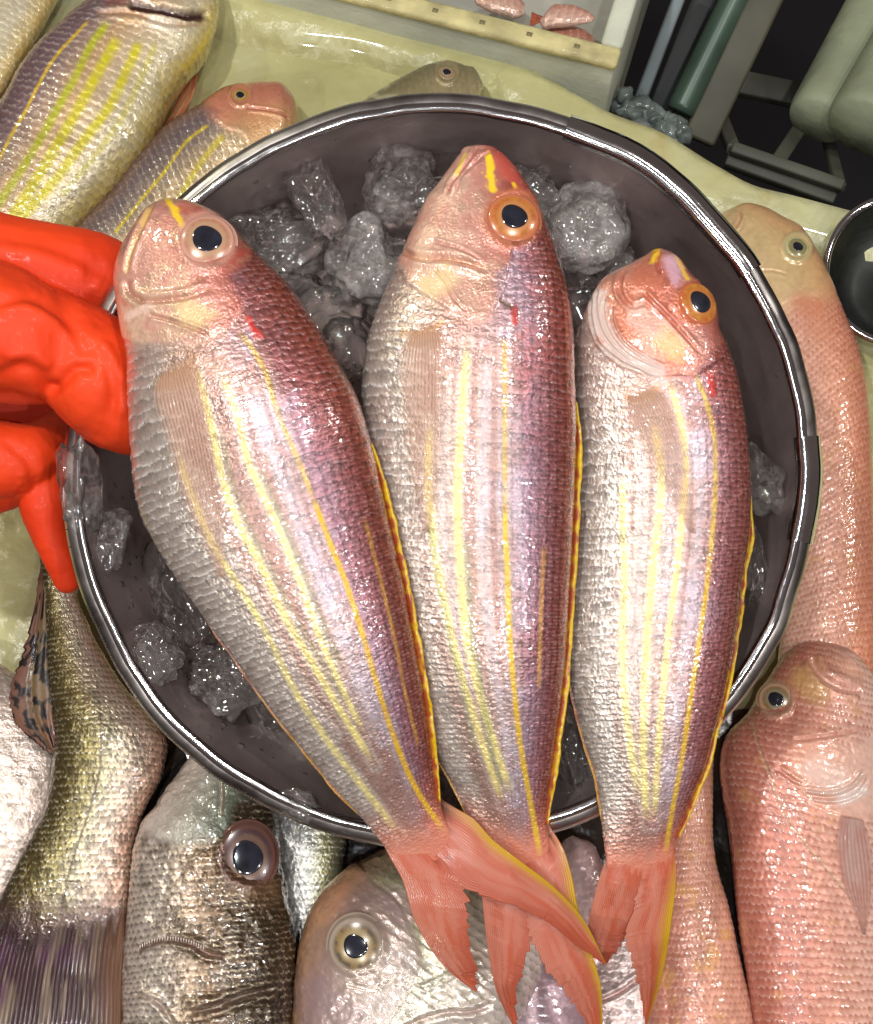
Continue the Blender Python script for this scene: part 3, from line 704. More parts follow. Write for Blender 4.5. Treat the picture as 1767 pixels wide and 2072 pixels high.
B3 = dict(seed=37, label='striped pink bream on the right of the bowl with flared gill membrane',
  stations=[((1340,503),(1322,505)),((1352,508),(1309,514)),((1375,525),(1283,529)),((1394,552),(1255,543)),((1421,587),(1222,562)),((1445,634),(1197,605)),((1455,673),(1181,642)),((1472,712),(1166,681)),((1488,755),(1162,730)),((1499,813),(1163,800)),((1511,899),(1166,900)),((1516,977),(1164,1000)),((1513,1088),(1158,1100)),((1500,1163),(1153,1195)),((1491,1249),(1148,1290)),((1478,1331),(1151,1360)),((1463,1406),(1163,1425)),((1445,1475),(1182,1500)),((1425,1553),(1205,1572)),((1406,1600),(1214,1620)),((1387,1651),(1219,1675)),((1366,1708),(1226,1730)),((1362,1745),(1236,1768)),((1340,1775),(1265,1785))],
  z=[(0,0.3),(0.25,0.5),(0.6,0.8),(0.9,0.75),(1,0.5)], thick=THK, bias=0.32, warm=(0.15,0.35), shoulder=(0.42,0.08,0.04),
  grad=[(-1,(0.62,0.53,0.46)),(-0.62,(0.68,0.59,0.53)),(-0.3,(0.56,0.40,0.31)),(0.0,(0.50,0.31,0.24)),(0.35,(0.44,0.23,0.23)),(0.65,(0.40,0.15,0.16)),(1,(0.40,0.09,0.04))],
  hgrad=[(-1,(0.56,0.28,0.21)),(-0.4,(0.54,0.17,0.10)),(0.2,(0.50,0.15,0.10)),(0.6,(0.46,0.19,0.16)),(1,(0.40,0.07,0.04))], hblot=(0.62,0.36,0.28),
  gill=[(1178,640),(1195,670),(1215,706),(1240,726),(1266,741),(1300,755),(1328,764),(1375,760),(1405,764),(1440,740)], gside=-1,
  nape=[(1405,764),(1425,730),(1450,700),(1480,690)], nside=-1,
  eye=(1413,614), eye_r=(22,35,40), iris=((0.50,0.13,0.02),(0.66,0.32,0.03),(0.60,0.22,0.05)), orbit=(0.46,0.12,0.05), elift=-0.04, bulge=0.3, easp=1.12, eang=0.35,
  stripes=[([(1262,960),(1260,1050),(1264,1162),(1260,1275),(1262,1387),(1275,1500),(1292,1610)],8,PALEY,0.85),
           ([(1322,840),(1328,881),(1339,975),(1331,1069),(1320,1163),(1312,1260),(1306,1360),(1302,1470),(1304,1580),(1310,1670)],8,PALEY,0.9),
           ([(1352,760),(1375,840),(1388,938),(1380,1050),(1369,1162),(1354,1275),(1343,1387),(1334,1490),(1328,1590),(1324,1670)],7,PALEY,0.85),
           ([(1412,880),(1418,980),(1413,1090),(1402,1200),(1386,1330),(1366,1460),(1345,1600)],6,SILV,0.65),([(1296,880),(1300,1000),(1296,1120),(1287,1250),(1284,1370),(1290,1500)],5,SILV,0.55),([(1358,900),(1360,1000),(1354,1110),(1343,1220),(1330,1350)],4.5,SILV,0.5),
           ([(1404,750),(1425,800),(1444,874),(1448,956),(1444,1050),(1433,1163)],5.5,YEL,0.75),
           ([(1436,1130),(1433,1163),(1418,1275),(1399,1406),(1380,1537),(1361,1639),(1345,1735)],5.5,(0.64,0.40,0.03),0.95)],
  creases=[([(1338,508),(1330,525),(1336,555)],4,0.06,(0.46,0.08,0.05),0.7),
           ([(1262,545),(1255,590),(1280,620),(1310,612)],5,0.05,(0.55,0.16,0.10),0.4),
           ([(1300,590),(1350,640),(1395,690),(1420,720)],4,0.05,(0.50,0.12,0.08),0.5),
           ([(1210,580),(1206,625),(1220,675),(1262,722),(1336,757)],3,0.05,(0.34,0.26,0.22),0.75),
           ([(1200,600),(1198,640),(1210,690),(1250,728),(1310,755)],2.5,0.05,(0.34,0.26,0.22),0.7),
           ([(1224,600),(1222,640),(1236,680),(1275,722),(1345,752)],3,0.05,(0.36,0.28,0.24),0.7),
           ([(1240,615),(1240,650),(1256,685),(1297,720),(1352,748)],2.5,0.04,(0.44,0.30,0.24),0.6),
           ([(1258,800),(1275,806),(1292,810),(1322,795),(1334,770)],6,0.0,(0.50,0.20,0.06),0.5)],  # painted shade where the pectoral fin starts
  patches=[([(1331,503),(1321,530)],7,(0.82,0.50,0.02),0.95,0.03),([(1368,517),(1391,565)],5,(0.82,0.50,0.02),0.9,0.0),([(1356,528),(1366,560)],17,(0.58,0.36,0.46),0.7,0.02),([(1345,685),(1365,705)],26,(0.74,0.54,0.20),0.6,0.0),([(1290,640),(1330,665)],26,(0.72,0.52,0.44),0.5,0.02),([(1437,765),(1443,795)],8,(0.46,0.018,0.010),0.9,0.02),([(1210,600),(1215,660),(1255,715),(1330,752)],20,(0.70,0.64,0.60),0.55,0.0)],
  dorsal=(0.40,0.94), anal=(0.66,0.90), dw=0.26,
  pect=([(1268,792),(1268,840),(1294,905),(1334,985),(1394,1075)],[(1322,777),(1360,815),(1390,885),(1408,960),(1408,1080)]),
  tail=[([(1226,1735),(1217,1765),(1203,1816),(1192,1867),(1190,1920),(1222,1950)],[(1300,1760),(1290,1830),(1266,1892),(1252,1915),(1240,1930),(1222,1950)],False,False,0,8),
        ([(1300,1760),(1285,1830),(1268,1892),(1282,1950),(1295,2006),(1308,2078)],[(1364,1712),(1368,1760),(1366,1800),(1358,1864),(1346,1943),(1308,2078)],False,True,10,0)],
  tz=[(0,0.7),(0.5,0.3),(1,-0.8)], yw=0.26)

# ------------------------------------------------------------------ table, tray rim, floor
def m_table():
    m, nt, b = newmat('stained_tray_plastic')
    n = noisetex(nt, 7, 6, rough=0.6); r = ramp(nt, n.outputs['Fac'], [(0.28, (0.36, 0.34, 0.15)), (0.5, (0.54, 0.51, 0.25)), (0.72, (0.60, 0.60, 0.38))])
    n2 = noisetex(nt, 16, 5, rough=0.7); r2 = ramp(nt, n2.outputs['Fac'], [(0.56, (0, 0, 0)), (0.72, (0.7, 0.7, 0.7))])
    mx = nd(nt, 'ShaderNodeMix', data_type='RGBA'); nt.links.new(r2.outputs['Color'], mx.inputs[0]); nt.links.new(r.outputs['Color'], mx.inputs[6]); mx.inputs[7].default_value = (0.46, 0.33, 0.10, 1)
    n3 = noisetex(nt, 34, 4, rough=0.5); r3 = ramp(nt, n3.outputs['Fac'], [(0.66, (0, 0, 0)), (0.78, (0.5, 0.5, 0.5))])
    mx2 = nd(nt, 'ShaderNodeMix', data_type='RGBA'); nt.links.new(r3.outputs['Color'], mx2.inputs[0]); nt.links.new(mx.outputs[2], mx2.inputs[6]); mx2.inputs[7].default_value = (0.46, 0.16, 0.10, 1)
    nt.links.new(mx2.outputs[2], b.inputs['Base Color'])
    b.inputs['Roughness'].default_value = 0.30; b.inputs['Coat Weight'].default_value = 0.9; b.inputs['Coat Roughness'].default_value = 0.05
    p1 = bumpnode(nt, b, 9, 0.9, 0.03, 4); bumpnode(nt, b, 40, 0.7, 0.005, 5, prev=p1)
    return m
M['table'] = m_table()
EDGE = [(200, -190), (330, -120), (480, -30), (604, -2), (760, 20), (860, 48), (955, 80), (1112, 156), (1229, 219), (1341, 263), (1450, 329), (1523, 369), (1600, 388), (1706, 416), (1790, 440), (1900, 475), (2150, 560)]
E2 = crv(EDGE, 120)
Et = tbl(E2[:, 0], E2[:, 1], 0.9)
tan = np.gradient(Et, axis=0); tan /= np.linalg.norm(tan, axis=1, keepdims=True)
inw = np.cross(tan, [0, 0, 1.0]);  inw /= np.linalg.norm(inw, axis=1, keepdims=True)
if inw[60, 1] > 0: inw = -inw
def strip(offs, name, mat, n=120, **kw):
    """profile (inward distance, height) swept along the tray edge"""
    wob = 0.10 * noise(np.stack([np.linspace(0, 22, 120), np.zeros(120)], -1), 1, 3)
    G = np.stack([Et + inw * d + np.array([0, 0, 1.0]) * (h - 0.9 + (wob[:, None] * (0.4 if h > 0.3 else 0.0))) for d, h in offs], 1)
    return mesh(name, G.reshape(-1, 3), gfaces(120, len(offs)), mat, **kw)
# the tray floor: one sheet bounded by the edge and reaching past the frame
far = Et + inw * 3.0; far[:, 2] = 0.0
n_in = 60
lo = np.stack([np.linspace(-70, 70, 120), np.full(120, -60.0), np.zeros(120)], -1)
tt = np.linspace(0, 1, n_in)[:, None, None]
TG = far[None] * (1 - tt) + lo[None] * tt
TG[..., 2] += 0.06 * fbm(TG, 0.18, 3, 4) * np.minimum(1, tt[..., 0] * 8)
tbo = mesh('table', TG.reshape(-1, 3), gfaces(n_in, 120)[:, ::-1], M['table'], kind='structure')
tbo['label'] = 'wet yellowed tray surface under the fish'
strip([(3.0, 0.0), (2.6, 0.35), (2.2, 0.75), (1.6, 0.95), (0.6, 1.0), (0.15, 0.9), (0.0, 0.5), (0.0, -1.5), (0.3, -5.0)], 'tray_rim', M['table'], label='raised yellowed plastic rim along the far edge of the tray', cat='tray rim')
M['gap_shade'] = m_plain('gap_shade_brown', (0.035, 0.024, 0.018), 0.25, 0, 0.8, (60, 0.5, 0.004), 0.5, 30)  # dark brown sheet added for the shade between the lower fish
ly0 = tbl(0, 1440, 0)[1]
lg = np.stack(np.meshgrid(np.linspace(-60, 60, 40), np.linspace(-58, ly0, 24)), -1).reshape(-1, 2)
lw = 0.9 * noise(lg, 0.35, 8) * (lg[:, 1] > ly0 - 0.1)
lo_ = mesh('gap_shade_sheet', np.concatenate([lg + np.stack([lw * 0, lw], -1), np.full((len(lg), 1), 0.22)], 1), gfaces(24, 40), M['gap_shade'], kind='structure')
lo_['label'] = 'added dark sheet standing in for shade under the fish in front of the bowl'
M['dark'] = m_plain('dark_floor', (0.012, 0.012, 0.016), 0.6, var=0.5, vscale=6)
fv = np.array([[-250, -120, -75], [300, -120, -75], [300, 330, -75], [-250, 330, -75]], float)
mesh('floor', fv, np.array([[0, 1, 2, 3]]), M['dark'], kind='structure')

# ------------------------------------------------------------------ foam box beyond the tray
M['foam'] = m_plain('white_foam', (0.56, 0.58, 0.47), 0.7, 0, 0.1, (300, 0.35, 0.001), 0.14, 25)
M['foam_edge'] = m_plain('yellowed_foam_edge', (0.60, 0.53, 0.26), 0.7, 0, 0.05, (200, 0.5, 0.002), 0.30, 60)
M['foam_in'] = m_plain('wet_foam_inside', (0.40, 0.39, 0.34), 0.4, 0, 0.4, (120, 0.3, 0.002), 0.22, 18)
ZB = 3.2
c0 = tbl(1245, 128, ZB); c1 = tbl(700, -10, ZB); c2 = tbl(1222, -10, ZB)
ex = (c1 - c0); ex /= np.linalg.norm(ex); ey = np.array([ex[1], -ex[0], 0.0]); 
if ey[1] < 0: ey = -ey
Lx, Ly, Hh, Tw = 34.0, 26.0, 15.0, 1.0
def obox(o, u, v, a0, a1, b0, b1, z0, z1):
    V = []
    for z in (z0, z1):
        for a, b in ((a0, b0), (a1, b0), (a1, b1), (a0, b1)):
            V.append(o + u * a + v * b + np.array([0, 0, z]))
    return np.array(V), np.array([[0,3,2,1],[4,5,6,7],[0,1,5,4],[1,2,6,5],[2,3,7,6],[3,0,4,7]])
fb = root('foam_box', 'open white foam box with yellowed rim beyond the tray', 'box', c0 - np.array([0, 0, Hh]))
for nm, a0, a1, b0, b1, z0, z1, mt in (('wall', 0, Lx, 0, Tw, -Hh, -0.6, 'foam'), ('wall', 0, Lx, Ly - Tw, Ly, -Hh, -0.6, 'foam'), ('wall', 0, Tw, Tw, Ly - Tw, -Hh, -0.6, 'foam'), ('wall', Lx - Tw, Lx, Tw, Ly - Tw, -Hh, -0.6, 'foam'), ('bottom', Tw, Lx - Tw, Tw, Ly - Tw, -Hh, -Hh + 10.2, 'foam_in')):
    v_, f_ = obox(c0, ex, ey, a0, a1, b0, b1, z0, z1); bevel(mesh(nm, v_, f_, M[mt], fb, smooth=False), 0.15)
for a0, a1, b0, b1 in ((-0.12, Lx, -0.12, Tw + .05), (-0.12, Tw + .05, Tw + 0.06, Ly), (Lx - Tw, Lx, Tw + .06, Ly)):
    v_, f_ = obox(c0, ex, ey, a0, a1, b0, b1, -0.6, 0.0); bevel(mesh('rim', v_, f_, M['foam_edge'] if b0 < 0 else M['foam'], fb, smooth=False), 0.22)
for k in range(9):      # row of dents on the near rim, drawn as dark brown marks
    v_, f_ = obox(c0, ex, ey, 2.0 + k * 2.55, 2.0 + k * 2.55 + 0.3, 0.32, 0.56, -0.02, 0.02)
    mesh('rim_dent', v_, f_, m_plain('dent_brown', (0.24, 0.20, 0.10), 0.8) if k == 0 else bpy.data.materials['dent_brown'], fb, smooth=False)

# ------------------------------------------------------------------ things in the dark gap behind the tray
def bar(name, label, cat, a, b, w, t, mat, seg=2):
    a = np.asarray(a); b = np.asarray(b); d = b - a; L = np.linalg.norm(d); d /= L
    s = np.cross(d, -FWD); s /= np.linalg.norm(s); n = np.cross(s, d)
    V = np.array([a + s*i*w/2 + n*j*t/2 for i, j in ((-1,-1),(1,-1),(1,1),(-1,1))] + [b + s*i*w/2 + n*j*t/2 for i, j in ((-1,-1),(1,-1),(1,1),(-1,1))])
    F = np.array([[0,3,2,1],[4,5,6,7],[0,1,5,4],[1,2,6,5],[2,3,7,6],[3,0,4,7]])
    o = mesh(name, V, F, mat, label=label, cat=cat, smooth=False); bevel(o, min(w, t) * 0.18, 3); return o
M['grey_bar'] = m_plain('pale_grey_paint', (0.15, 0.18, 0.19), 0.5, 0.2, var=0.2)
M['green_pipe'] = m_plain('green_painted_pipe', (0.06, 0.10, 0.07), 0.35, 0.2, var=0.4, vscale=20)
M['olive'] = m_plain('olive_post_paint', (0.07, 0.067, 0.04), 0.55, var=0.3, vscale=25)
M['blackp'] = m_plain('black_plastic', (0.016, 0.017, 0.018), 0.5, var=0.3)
M['crate'] = m_plain('grey_olive_plastic', (0.075, 0.075, 0.055), 0.55, var=0.25, vscale=30)
M['roll'] = m_plain('white_foam_roll', (0.29, 0.32, 0.21), 0.65, var=0.2, vscale=20, bump=(120, 0.3, 0.002))
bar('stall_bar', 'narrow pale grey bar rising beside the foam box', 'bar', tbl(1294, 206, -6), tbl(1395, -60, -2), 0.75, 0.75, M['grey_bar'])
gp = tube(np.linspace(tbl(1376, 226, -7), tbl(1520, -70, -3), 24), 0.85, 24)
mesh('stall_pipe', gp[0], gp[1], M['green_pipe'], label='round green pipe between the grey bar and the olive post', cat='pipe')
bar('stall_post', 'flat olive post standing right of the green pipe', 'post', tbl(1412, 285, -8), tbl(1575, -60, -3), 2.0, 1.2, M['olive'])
bar('stall_bar', 'dark bar between the grey bar and the green pipe', 'bar', tbl(1335, 226, -10), tbl(1452, -70, -6), 1.7, 1.0, M['blackp'])
# crate: rails and uprights
cr = root('plastic_crate', 'dark plastic crate frame standing below the tray edge', 'crate', tbl(1560, 330, -22))
def crbar(a, b, w, t, nm='rail'):
    a = np.asarray(a); b = np.asarray(b); d = b - a; d /= np.linalg.norm(d)
    s = np.cross(d, -FWD); s /= np.linalg.norm(s); n = np.cross(s, d)
    V = np.array([a + s*i*w/2 + n*j*t/2 for i, j in ((-1,-1),(1,-1),(1,1),(-1,1))] + [b + s*i*w/2 + n*j*t/2 for i, j in ((-1,-1),(1,-1),(1,1),(-1,1))])
    F = np.array([[0,3,2,1],[4,5,6,7],[0,1,5,4],[1,2,6,5],[2,3,7,6],[3,0,4,7]])
    bevel(mesh(nm, V, F, M['crate'], cr, smooth=False), 0.12)
crbar(tbl(1480, 300, -9), tbl(1706, 378, -9), 0.7, 1.0); crbar(tbl(1470, 322, -10), tbl(1690, 402, -10), 0.9, 1.0)
crbar(tbl(1571, 330, -9.6), tbl(1632, 238, -11.5), 0.9, 0.7, 'upright'); crbar(tbl(1484, 302, -9.6), tbl(1450, 215, -12), 0.8, 0.7, 'upright')
crbar(tbl(1700, 380, -9.6), tbl(1668, 250, -14), 0.7, 0.6, 'upright'); crbar(tbl(1545, 350, -9.9), tbl(1575, 332, -9.5), 0.8, 0.6, 'upright')
crbar(tbl(1480, 165, -16), tbl(1720, 215, -16), 1.6, 1.0)
crbar(tbl(1632, 238, -13.5), tbl(1690, 60, -16), 0.9, 0.7, 'upright')
def roll(label, a, b, r):
    a = np.asarray(a); b = np.asarray(b); t = np.linspace(0, 1, 40); P = a + (b - a) * t[:, None]
    rad = r * np.where(t < 0.06, 0.90 + 0.10 * np.sqrt(np.clip(t / 0.06, 0, 1)), 1.0)
    V, F = tube(P, rad, 40)
    mesh('foam_roll', V, F, M['roll'], label=label, cat='roll', group='white foam rolls behind the tray')
roll('thinner white foam roll, left of the pair behind the tray', tbl(1655, 246, -9), tbl(1800, -30, -9), 2.0)
roll('thicker pale foam roll, right of the pair behind the tray', tbl(1752, 262, -7), tbl(1900, 0, -7), 2.5)
# shreds of ice and wet plastic heaped at the foot of the posts
Vs, Fs, b_ = [], [], 0
import bmesh as _bm
_b = _bm.new(); _bm.ops.create_icosphere(_b, subdivisions=3, radius=1.0)
sv0 = np.array([v.co[:] for v in _b.verts]); sf0 = np.array([[v.index for v in f.verts] for f in _b.faces]); _b.free()
for k in range(60):
    u = rng.random(); p = tbl(1262 + u * 120 + rng.normal() * 9, 214 + u * 62 + rng.normal() * 10, -4.8 + rng.random() * 1.2)
    Vs.append(p + sv0 * (0.25 + 0.45 * rng.random()) * rng.uniform(0.6, 1.3, 3) * (1 + 0.5 * fbm(sv0 * 1.3 + k * 2.7, 1.0, 3, k)[:, None])); Fs.append(sf0 + b_); b_ += len(sv0)
Fs = np.concatenate(Fs)
sh = mesh('ice_shreds', np.concatenate(Vs), np.array(Fs), m_plain('grey_ice_shreds', (0.17, 0.20, 0.19), 0.3, 0, 0.6, var=0.5, vscale=60), kind='stuff')
sh['label'] = 'grey shreds of ice and plastic at the foot of the posts'; sh['category'] = 'ice'

# ------------------------------------------------------------------ the steel bowl (held tilted, rim towards the camera)
BX, BY = RGT, UPV
def lathe(prof, n, wob=0.0, seed=0, a0=0.0, a1=2 * np.pi, closed=True):
    th = np.linspace(a0, a1, n, endpoint=not closed)
    pr = np.asarray(prof, float)
    dent = wob * noise(np.stack([np.cos(th) * 3, np.sin(th) * 3], -1), 1.3, seed) + 0.4 * wob * noise(np.stack([np.cos(th) * 12, np.sin(th) * 12], -1), 1.0, seed + 1)
    r = pr[None, :, 0] + dent[:, None]; z = pr[None, :, 1] + 0.5 * dent[:, None]
    G = P0 + r[..., None] * (np.cos(th)[:, None, None] * BX + np.sin(th)[:, None, None] * BY) + z[..., None] * NB
    m = len(pr)
    if closed:
        i = np.arange(n)[:, None]; j = np.arange(m - 1)[None]
        a = i * m + j; b_ = ((i + 1) % n) * m + j
        F = np.stack([a, b_, b_ + 1, a + 1], -1).reshape(-1, 4)
    else: F = gfaces(n, m)
    return G.reshape(-1, 3), F
bowl = root('steel_bowl', 'round dented stainless steel bowl holding ice under three breams', 'bowl', P0 - NB * 6.6)
prof = [(13.25, 0.05)]
for t in np.linspace(0.02, 1, 22): prof.append((13.25 - 1.9 * t - 0.5 * t ** 4, -5.6 * t))
for a in np.linspace(0, np.pi / 2, 8)[1:]: prof.append((10.85 - 1.0 * math.sin(a) * 1.0 - 0, -5.6 - 0.9 * (1 - math.cos(a))))
for r_ in (9.0, 7.5, 6, 4, 2, 0.05): prof.append((r_, -6.5 - 0.03 * (9.85 - r_)))
inner = prof; outer = [(r_ + (0.16 if z_ > -6 else 0.05), z_ - (0.16 if z_ < -5.2 else 0.0)) for r_, z_ in reversed(inner)]
v_, f_ = lathe(inner + outer, 260, 0.09, 3); mesh('body', v_, f_, M['steel'], bowl)
bead = [(13.42 + 0.20 * math.cos(a), 0.16 + 0.18 * math.sin(a)) for a in np.linspace(-np.pi, np.pi, 15)]
v_, f_ = lathe(bead, 260, 0.09, 3); mesh('rim', v_, f_, M['rim_steel'], bowl)
fl = [(13.56, 0.22), (13.80, 0.20), (13.95, 0.06), (14.08, -0.16), (14.16, -0.44), (14.17, -0.62), (14.07, -0.66), (14.02, -0.45), (13.92, -0.16), (13.62, 0.06)]
v_, f_ = lathe(fl, 260, 0.09, 3)
fo = mesh('flange', v_, f_, M['flange_steel'], bowl)
# folded repair strips clipped over the rim
def rimstrip(a0, a1, mat, dr=0.05):
    pr = [(13.14, 0.0), (13.16, 0.32), (13.32, 0.46), (13.60, 0.46), (13.84, 0.36), (14.06, 0.08), (14.24, -0.30), (14.28, -0.66), (14.20, -0.70), (14.14, -0.32), (13.98, 0.02), (13.78, 0.28)]
    v_, f_ = lathe(pr, 60, 0.09, 3, R(a0), R(a1), False); mesh('rim_strip', v_, f_, mat, bowl)
rimstrip(33, 70, M['rim_steel']); rimstrip(-11, 5.5, M['rim_steel'])
# knurl marks rolled into the flange on the near left
kv, kf = boxv(np.array([-0.018, -0.16, -0.02]), np.array([0.018, 0.16, 0.02]))
Vk, Fk = [], []
for i, a in enumerate(np.linspace(R(182), R(240), 130)):
    d = BX * math.cos(a) + BY * math.sin(a); tn = -BX * math.sin(a) + BY * math.cos(a)
    c_ = P0 + d * (13.99 + 0.02 * rng.normal()) + NB * 0.03; out = (d * 0.55 - NB * 0.84)
    l = 0.5 + 0.5 * rng.random()
    Vk.append(c_ + kv[:, :1] * tn + kv[:, 1:2] * l * out + kv[:, 2:] * np.cross(tn, out)); Fk.append(kf + 8 * i)
kn = mesh('knurl_marks', np.concatenate(Vk), np.concatenate(Fk), M['blackp'], bowl, smooth=False); kn['kind'] = 'stuff'
# shallow melt water standing in the bowl
def m_water():
    m, nt, b = newmat('melt_water'); b.inputs['Base Color'].default_value = (0.93, 0.92, 0.92, 1); b.inputs['Transmission Weight'].default_value = 1.0
    b.inputs['IOR'].default_value = 1.33; b.inputs['Roughness'].default_value = 0.02; bumpnode(nt, b, 70, 0.5, 0.003, 3); return m
# second steel bowl at the right edge of the picture
c2_ = tbl(1812, 548, 3.0)
b2 = root('steel_bowl', 'dark steel bowl cut off by the right edge of the picture', 'bowl', c2_ - np.array([0, 0, 3.0]))
th = np.linspace(0, 2 * np.pi, 120, endpoint=False)
nb2 = np.array([-0.25, -0.10, 0.96]); nb2 /= np.linalg.norm(nb2)
e1 = np.cross([0, 1, 0], nb2); e1 /= np.linalg.norm(e1); e2 = np.cross(nb2, e1)
def lathe2(pr):
    pr = np.asarray(pr); G = c2_ + pr[None, :, 0, None] * (0.92 * np.cos(th)[:, None, None] * e1 + 1.06 * np.sin(th)[:, None, None] * e2) + pr[None, :, 1, None] * nb2
    m = len(pr); i = np.arange(120)[:, None]; j = np.arange(m - 1)[None]; a = i*m+j; b_ = ((i+1) % 120)*m+j
    return G.reshape(-1, 3), np.stack([a, b_, b_+1, a+1], -1).reshape(-1, 4)
v_, f_ = lathe2([(3.35, 0.0), (3.2, -0.9), (2.8, -1.8), (2.0, -2.5), (0.1, -2.7), (0.1, -2.85), (2.1, -2.65), (2.95, -1.9), (3.35, -0.9), (3.5, 0.0)])
mesh('body', v_, f_, M['steel_dull'], b2)
v_, f_ = lathe2([(3.55 + 0.2 * math.cos(a), 0.1 + 0.2 * math.sin(a)) for a in np.linspace(-np.pi, np.pi, 13)])
mesh('rim', v_, f_, M['rim_steel'], b2)

# ------------------------------------------------------------------ the three breams
for Fh in (B2, B3, B1):
    build_bream(Fh)

# ------------------------------------------------------------------ the fish lying on the tray
ZUP = np.array([0, 0, 1.0])
PXT = 1 / 42.0
def table_skin(F):
    def f(q):
        px, py, v = q.px, q.py, q.v
        sd = F['seed']
        n1 = fbm(q.G, 0.45, 4, sd); n2 = fbm(q.G, 1.8, 4, sd + 5); n3 = fbm(q.G, 6.5, 3, sd + 9)
        head = np.zeros(px.shape)
        if 'gill' in F:
            gd, gs, gf_ = dpoly(px, py, crv(F['gill'], 40)); gw = F.get('gw', 16); head = ss(-gw, gw, gd * gs * F.get('gside', -1) + 10 * n2)
            if F.get('glw'): head = head * ss(0.0, 0.35, gf_)
        bare = head * F.get('bare', 1.0)
        h, e, r, dy = scales((q.x + 0.08 * n2) / F['sl'], q.yn * F['sn'] + 0.10 * n2)
        sc = np.clip(1 - bare, 0, 1) * ss(0.0, 0.03, q.s)
        ee = e * ss(-0.45, 0.25, n3 + 0.6 * n2)
        A = F.get('amp', 0.05)
        rel = 0.55 * A * (h - 0.5 + 0.4 * ee) * sc + sc * A * 0.6 * (r - 0.5) * dy + F.get('lump', 0.02) * n2 + 0.004 * n3
        col = gradient(v + 0.08 * n2, F['grad'])
        col = col * (1 + F.get('rvar', 0.3) * (r - 0.5)[..., None] * sc[..., None] + 0.12 * n3[..., None])
        eb, ec = F.get('edge', (0.3, (0.85, 0.80, 0.74)))
        col = mix(col, ec, ee * sc * eb)
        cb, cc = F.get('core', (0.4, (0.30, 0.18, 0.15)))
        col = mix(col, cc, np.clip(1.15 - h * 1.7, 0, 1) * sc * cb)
        if 'blot' in F:
            for seed, thr, c, st, sc_ in F['blot']:
                n = fbm(q.G, sc_, 4, seed); col = mix(col, np.array(c), st * ss(thr, thr + 0.25, n))
        met = F.get('met', 0.25) + F.get('mvar', 0.25) * (r - 0.5) * sc + 0 * v; rgh = F.get('rgh', 0.3) + 0.14 * (r - 0.5)
        for pl, w, c, st in F.get('stripes', ()):
            d, _, fr = dpoly(px, py, crv(pl, 30)); k = np.exp(-(d / w) ** 4) * st * (0.75 + 0.25 * ss(-.3, .2, n3)) * ss(0, .05, fr) * q.top
            col = mix(col, np.array(c), k); met = met * (1 - 0.5 * k)
        if 'hgrad' in F:
            hc = gradient(v + 0.1 * n2, F['hgrad']) * (1 + 0.15 * n3[..., None] + 0.12 * n2[..., None])
            col = mix(col, hc, head); met = met * (1 - head) + head * F.get('hmet', 0.15); rgh = rgh * (1 - head) + head * F.get('hrgh', 0.28)
        if 'gill' in F:
            rel += F.get('glift', 0.10) * ss(-2, 4, gd * gs * F.get('gside', -1)) * np.exp(-(np.maximum(gd, 0) / 70.) ** 2) * q.top
        for pl, w, dep, c, st in F.get('creases', ()):
            d, _, fr = dpoly(px, py, crv(pl, 30)); g = ss(0, .08, fr) * ss(1, .92, fr) * q.top
            rel += dep * (-np.exp(-(d / w) ** 2) + 0.7 * np.exp(-((d - 1.7 * w) / (1.2 * w)) ** 2)) * g
            col = mix(col, np.array(c), st * np.exp(-(d / w) ** 2) * g)
        for pl, w, c, st, dep in F.get('patches', ()):
            pl = np.array(pl if len(pl) > 1 else [pl[0], (pl[0][0] + .1, pl[0][1])], float)
            d, _, _ = dpoly(px, py, pl); k = np.exp(-(d * (1 + .3 * n2) / w) ** 4) * q.top
            col = mix(col, np.array(c), st * k); rel += dep * k
            if dep < -0.1: met = met * (1 - k)
        if 'eye' in F:
            de = np.hypot(px - F['eye'][0], py - F['eye'][1]); ro = F['eye_r'][2]
            rel += 0.10 * np.exp(-((de - ro * 1.1) / (ro * 0.22)) ** 2) * q.top
            col = mix(col, F['orbit'], 0.7 * np.exp(-((de - ro * 1.05) / (ro * 0.2)) ** 2) * q.top)
        if 'frayed' in F: rel += F['frayed'] * fbm(q.G, 2.6, 3, 77) * ss(0.72, 0.86, q.s)
        rel *= ss(0, 0.012, q.s)
        return col, met, rgh, rel
    return f
def table_fish(F):
    if F.get('mat') == 'skin_pink' and F['seed'] > 170:
        for g in ('grad', 'hgrad'):
            if g in F: F[g] = [(a, tuple(np.array(c) * np.array([0.97, 0.80, 0.71]))) for a, c in F[g]]
    st = F['stations']; k = len(st) // 2
    o = tbl((st[k][0][0] + st[k][1][0]) / 2, (st[k][0][1] + st[k][1][1]) / 2, 0)
    rt = root(F.get('name', 'fish'), F['label'], 'fish', o, 'fish lying on the tray around the bowl')
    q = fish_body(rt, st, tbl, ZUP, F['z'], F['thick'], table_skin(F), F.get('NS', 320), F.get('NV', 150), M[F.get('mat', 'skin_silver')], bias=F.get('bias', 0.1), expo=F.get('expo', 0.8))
    if 'eye' in F:
        rp, ri, ro = F['eye_r']
        F['iris'] = [tuple(np.array(c) * 0.72) for c in F['iris']]
        fish_eye(rt, q, F['eye'], rp, ri, ro, PXT, F['iris'], bulge=0.75 * F.get('bulge', 0.4), lift=F.get('elift', -0.03), asp=F.get('easp', 1.0), ang=F.get('eang', 0.0), ring=F['orbit'], tilt=F.get('etilt', 0.3))
    return rt, q
FAT = [(0, 0.8), (0.05, 0.62), (0.25, 0.55), (0.8, 0.5), (1, 0.42)]
BODY = [(0, 0.5), (0.5, 0.5), (1, 0.45)]
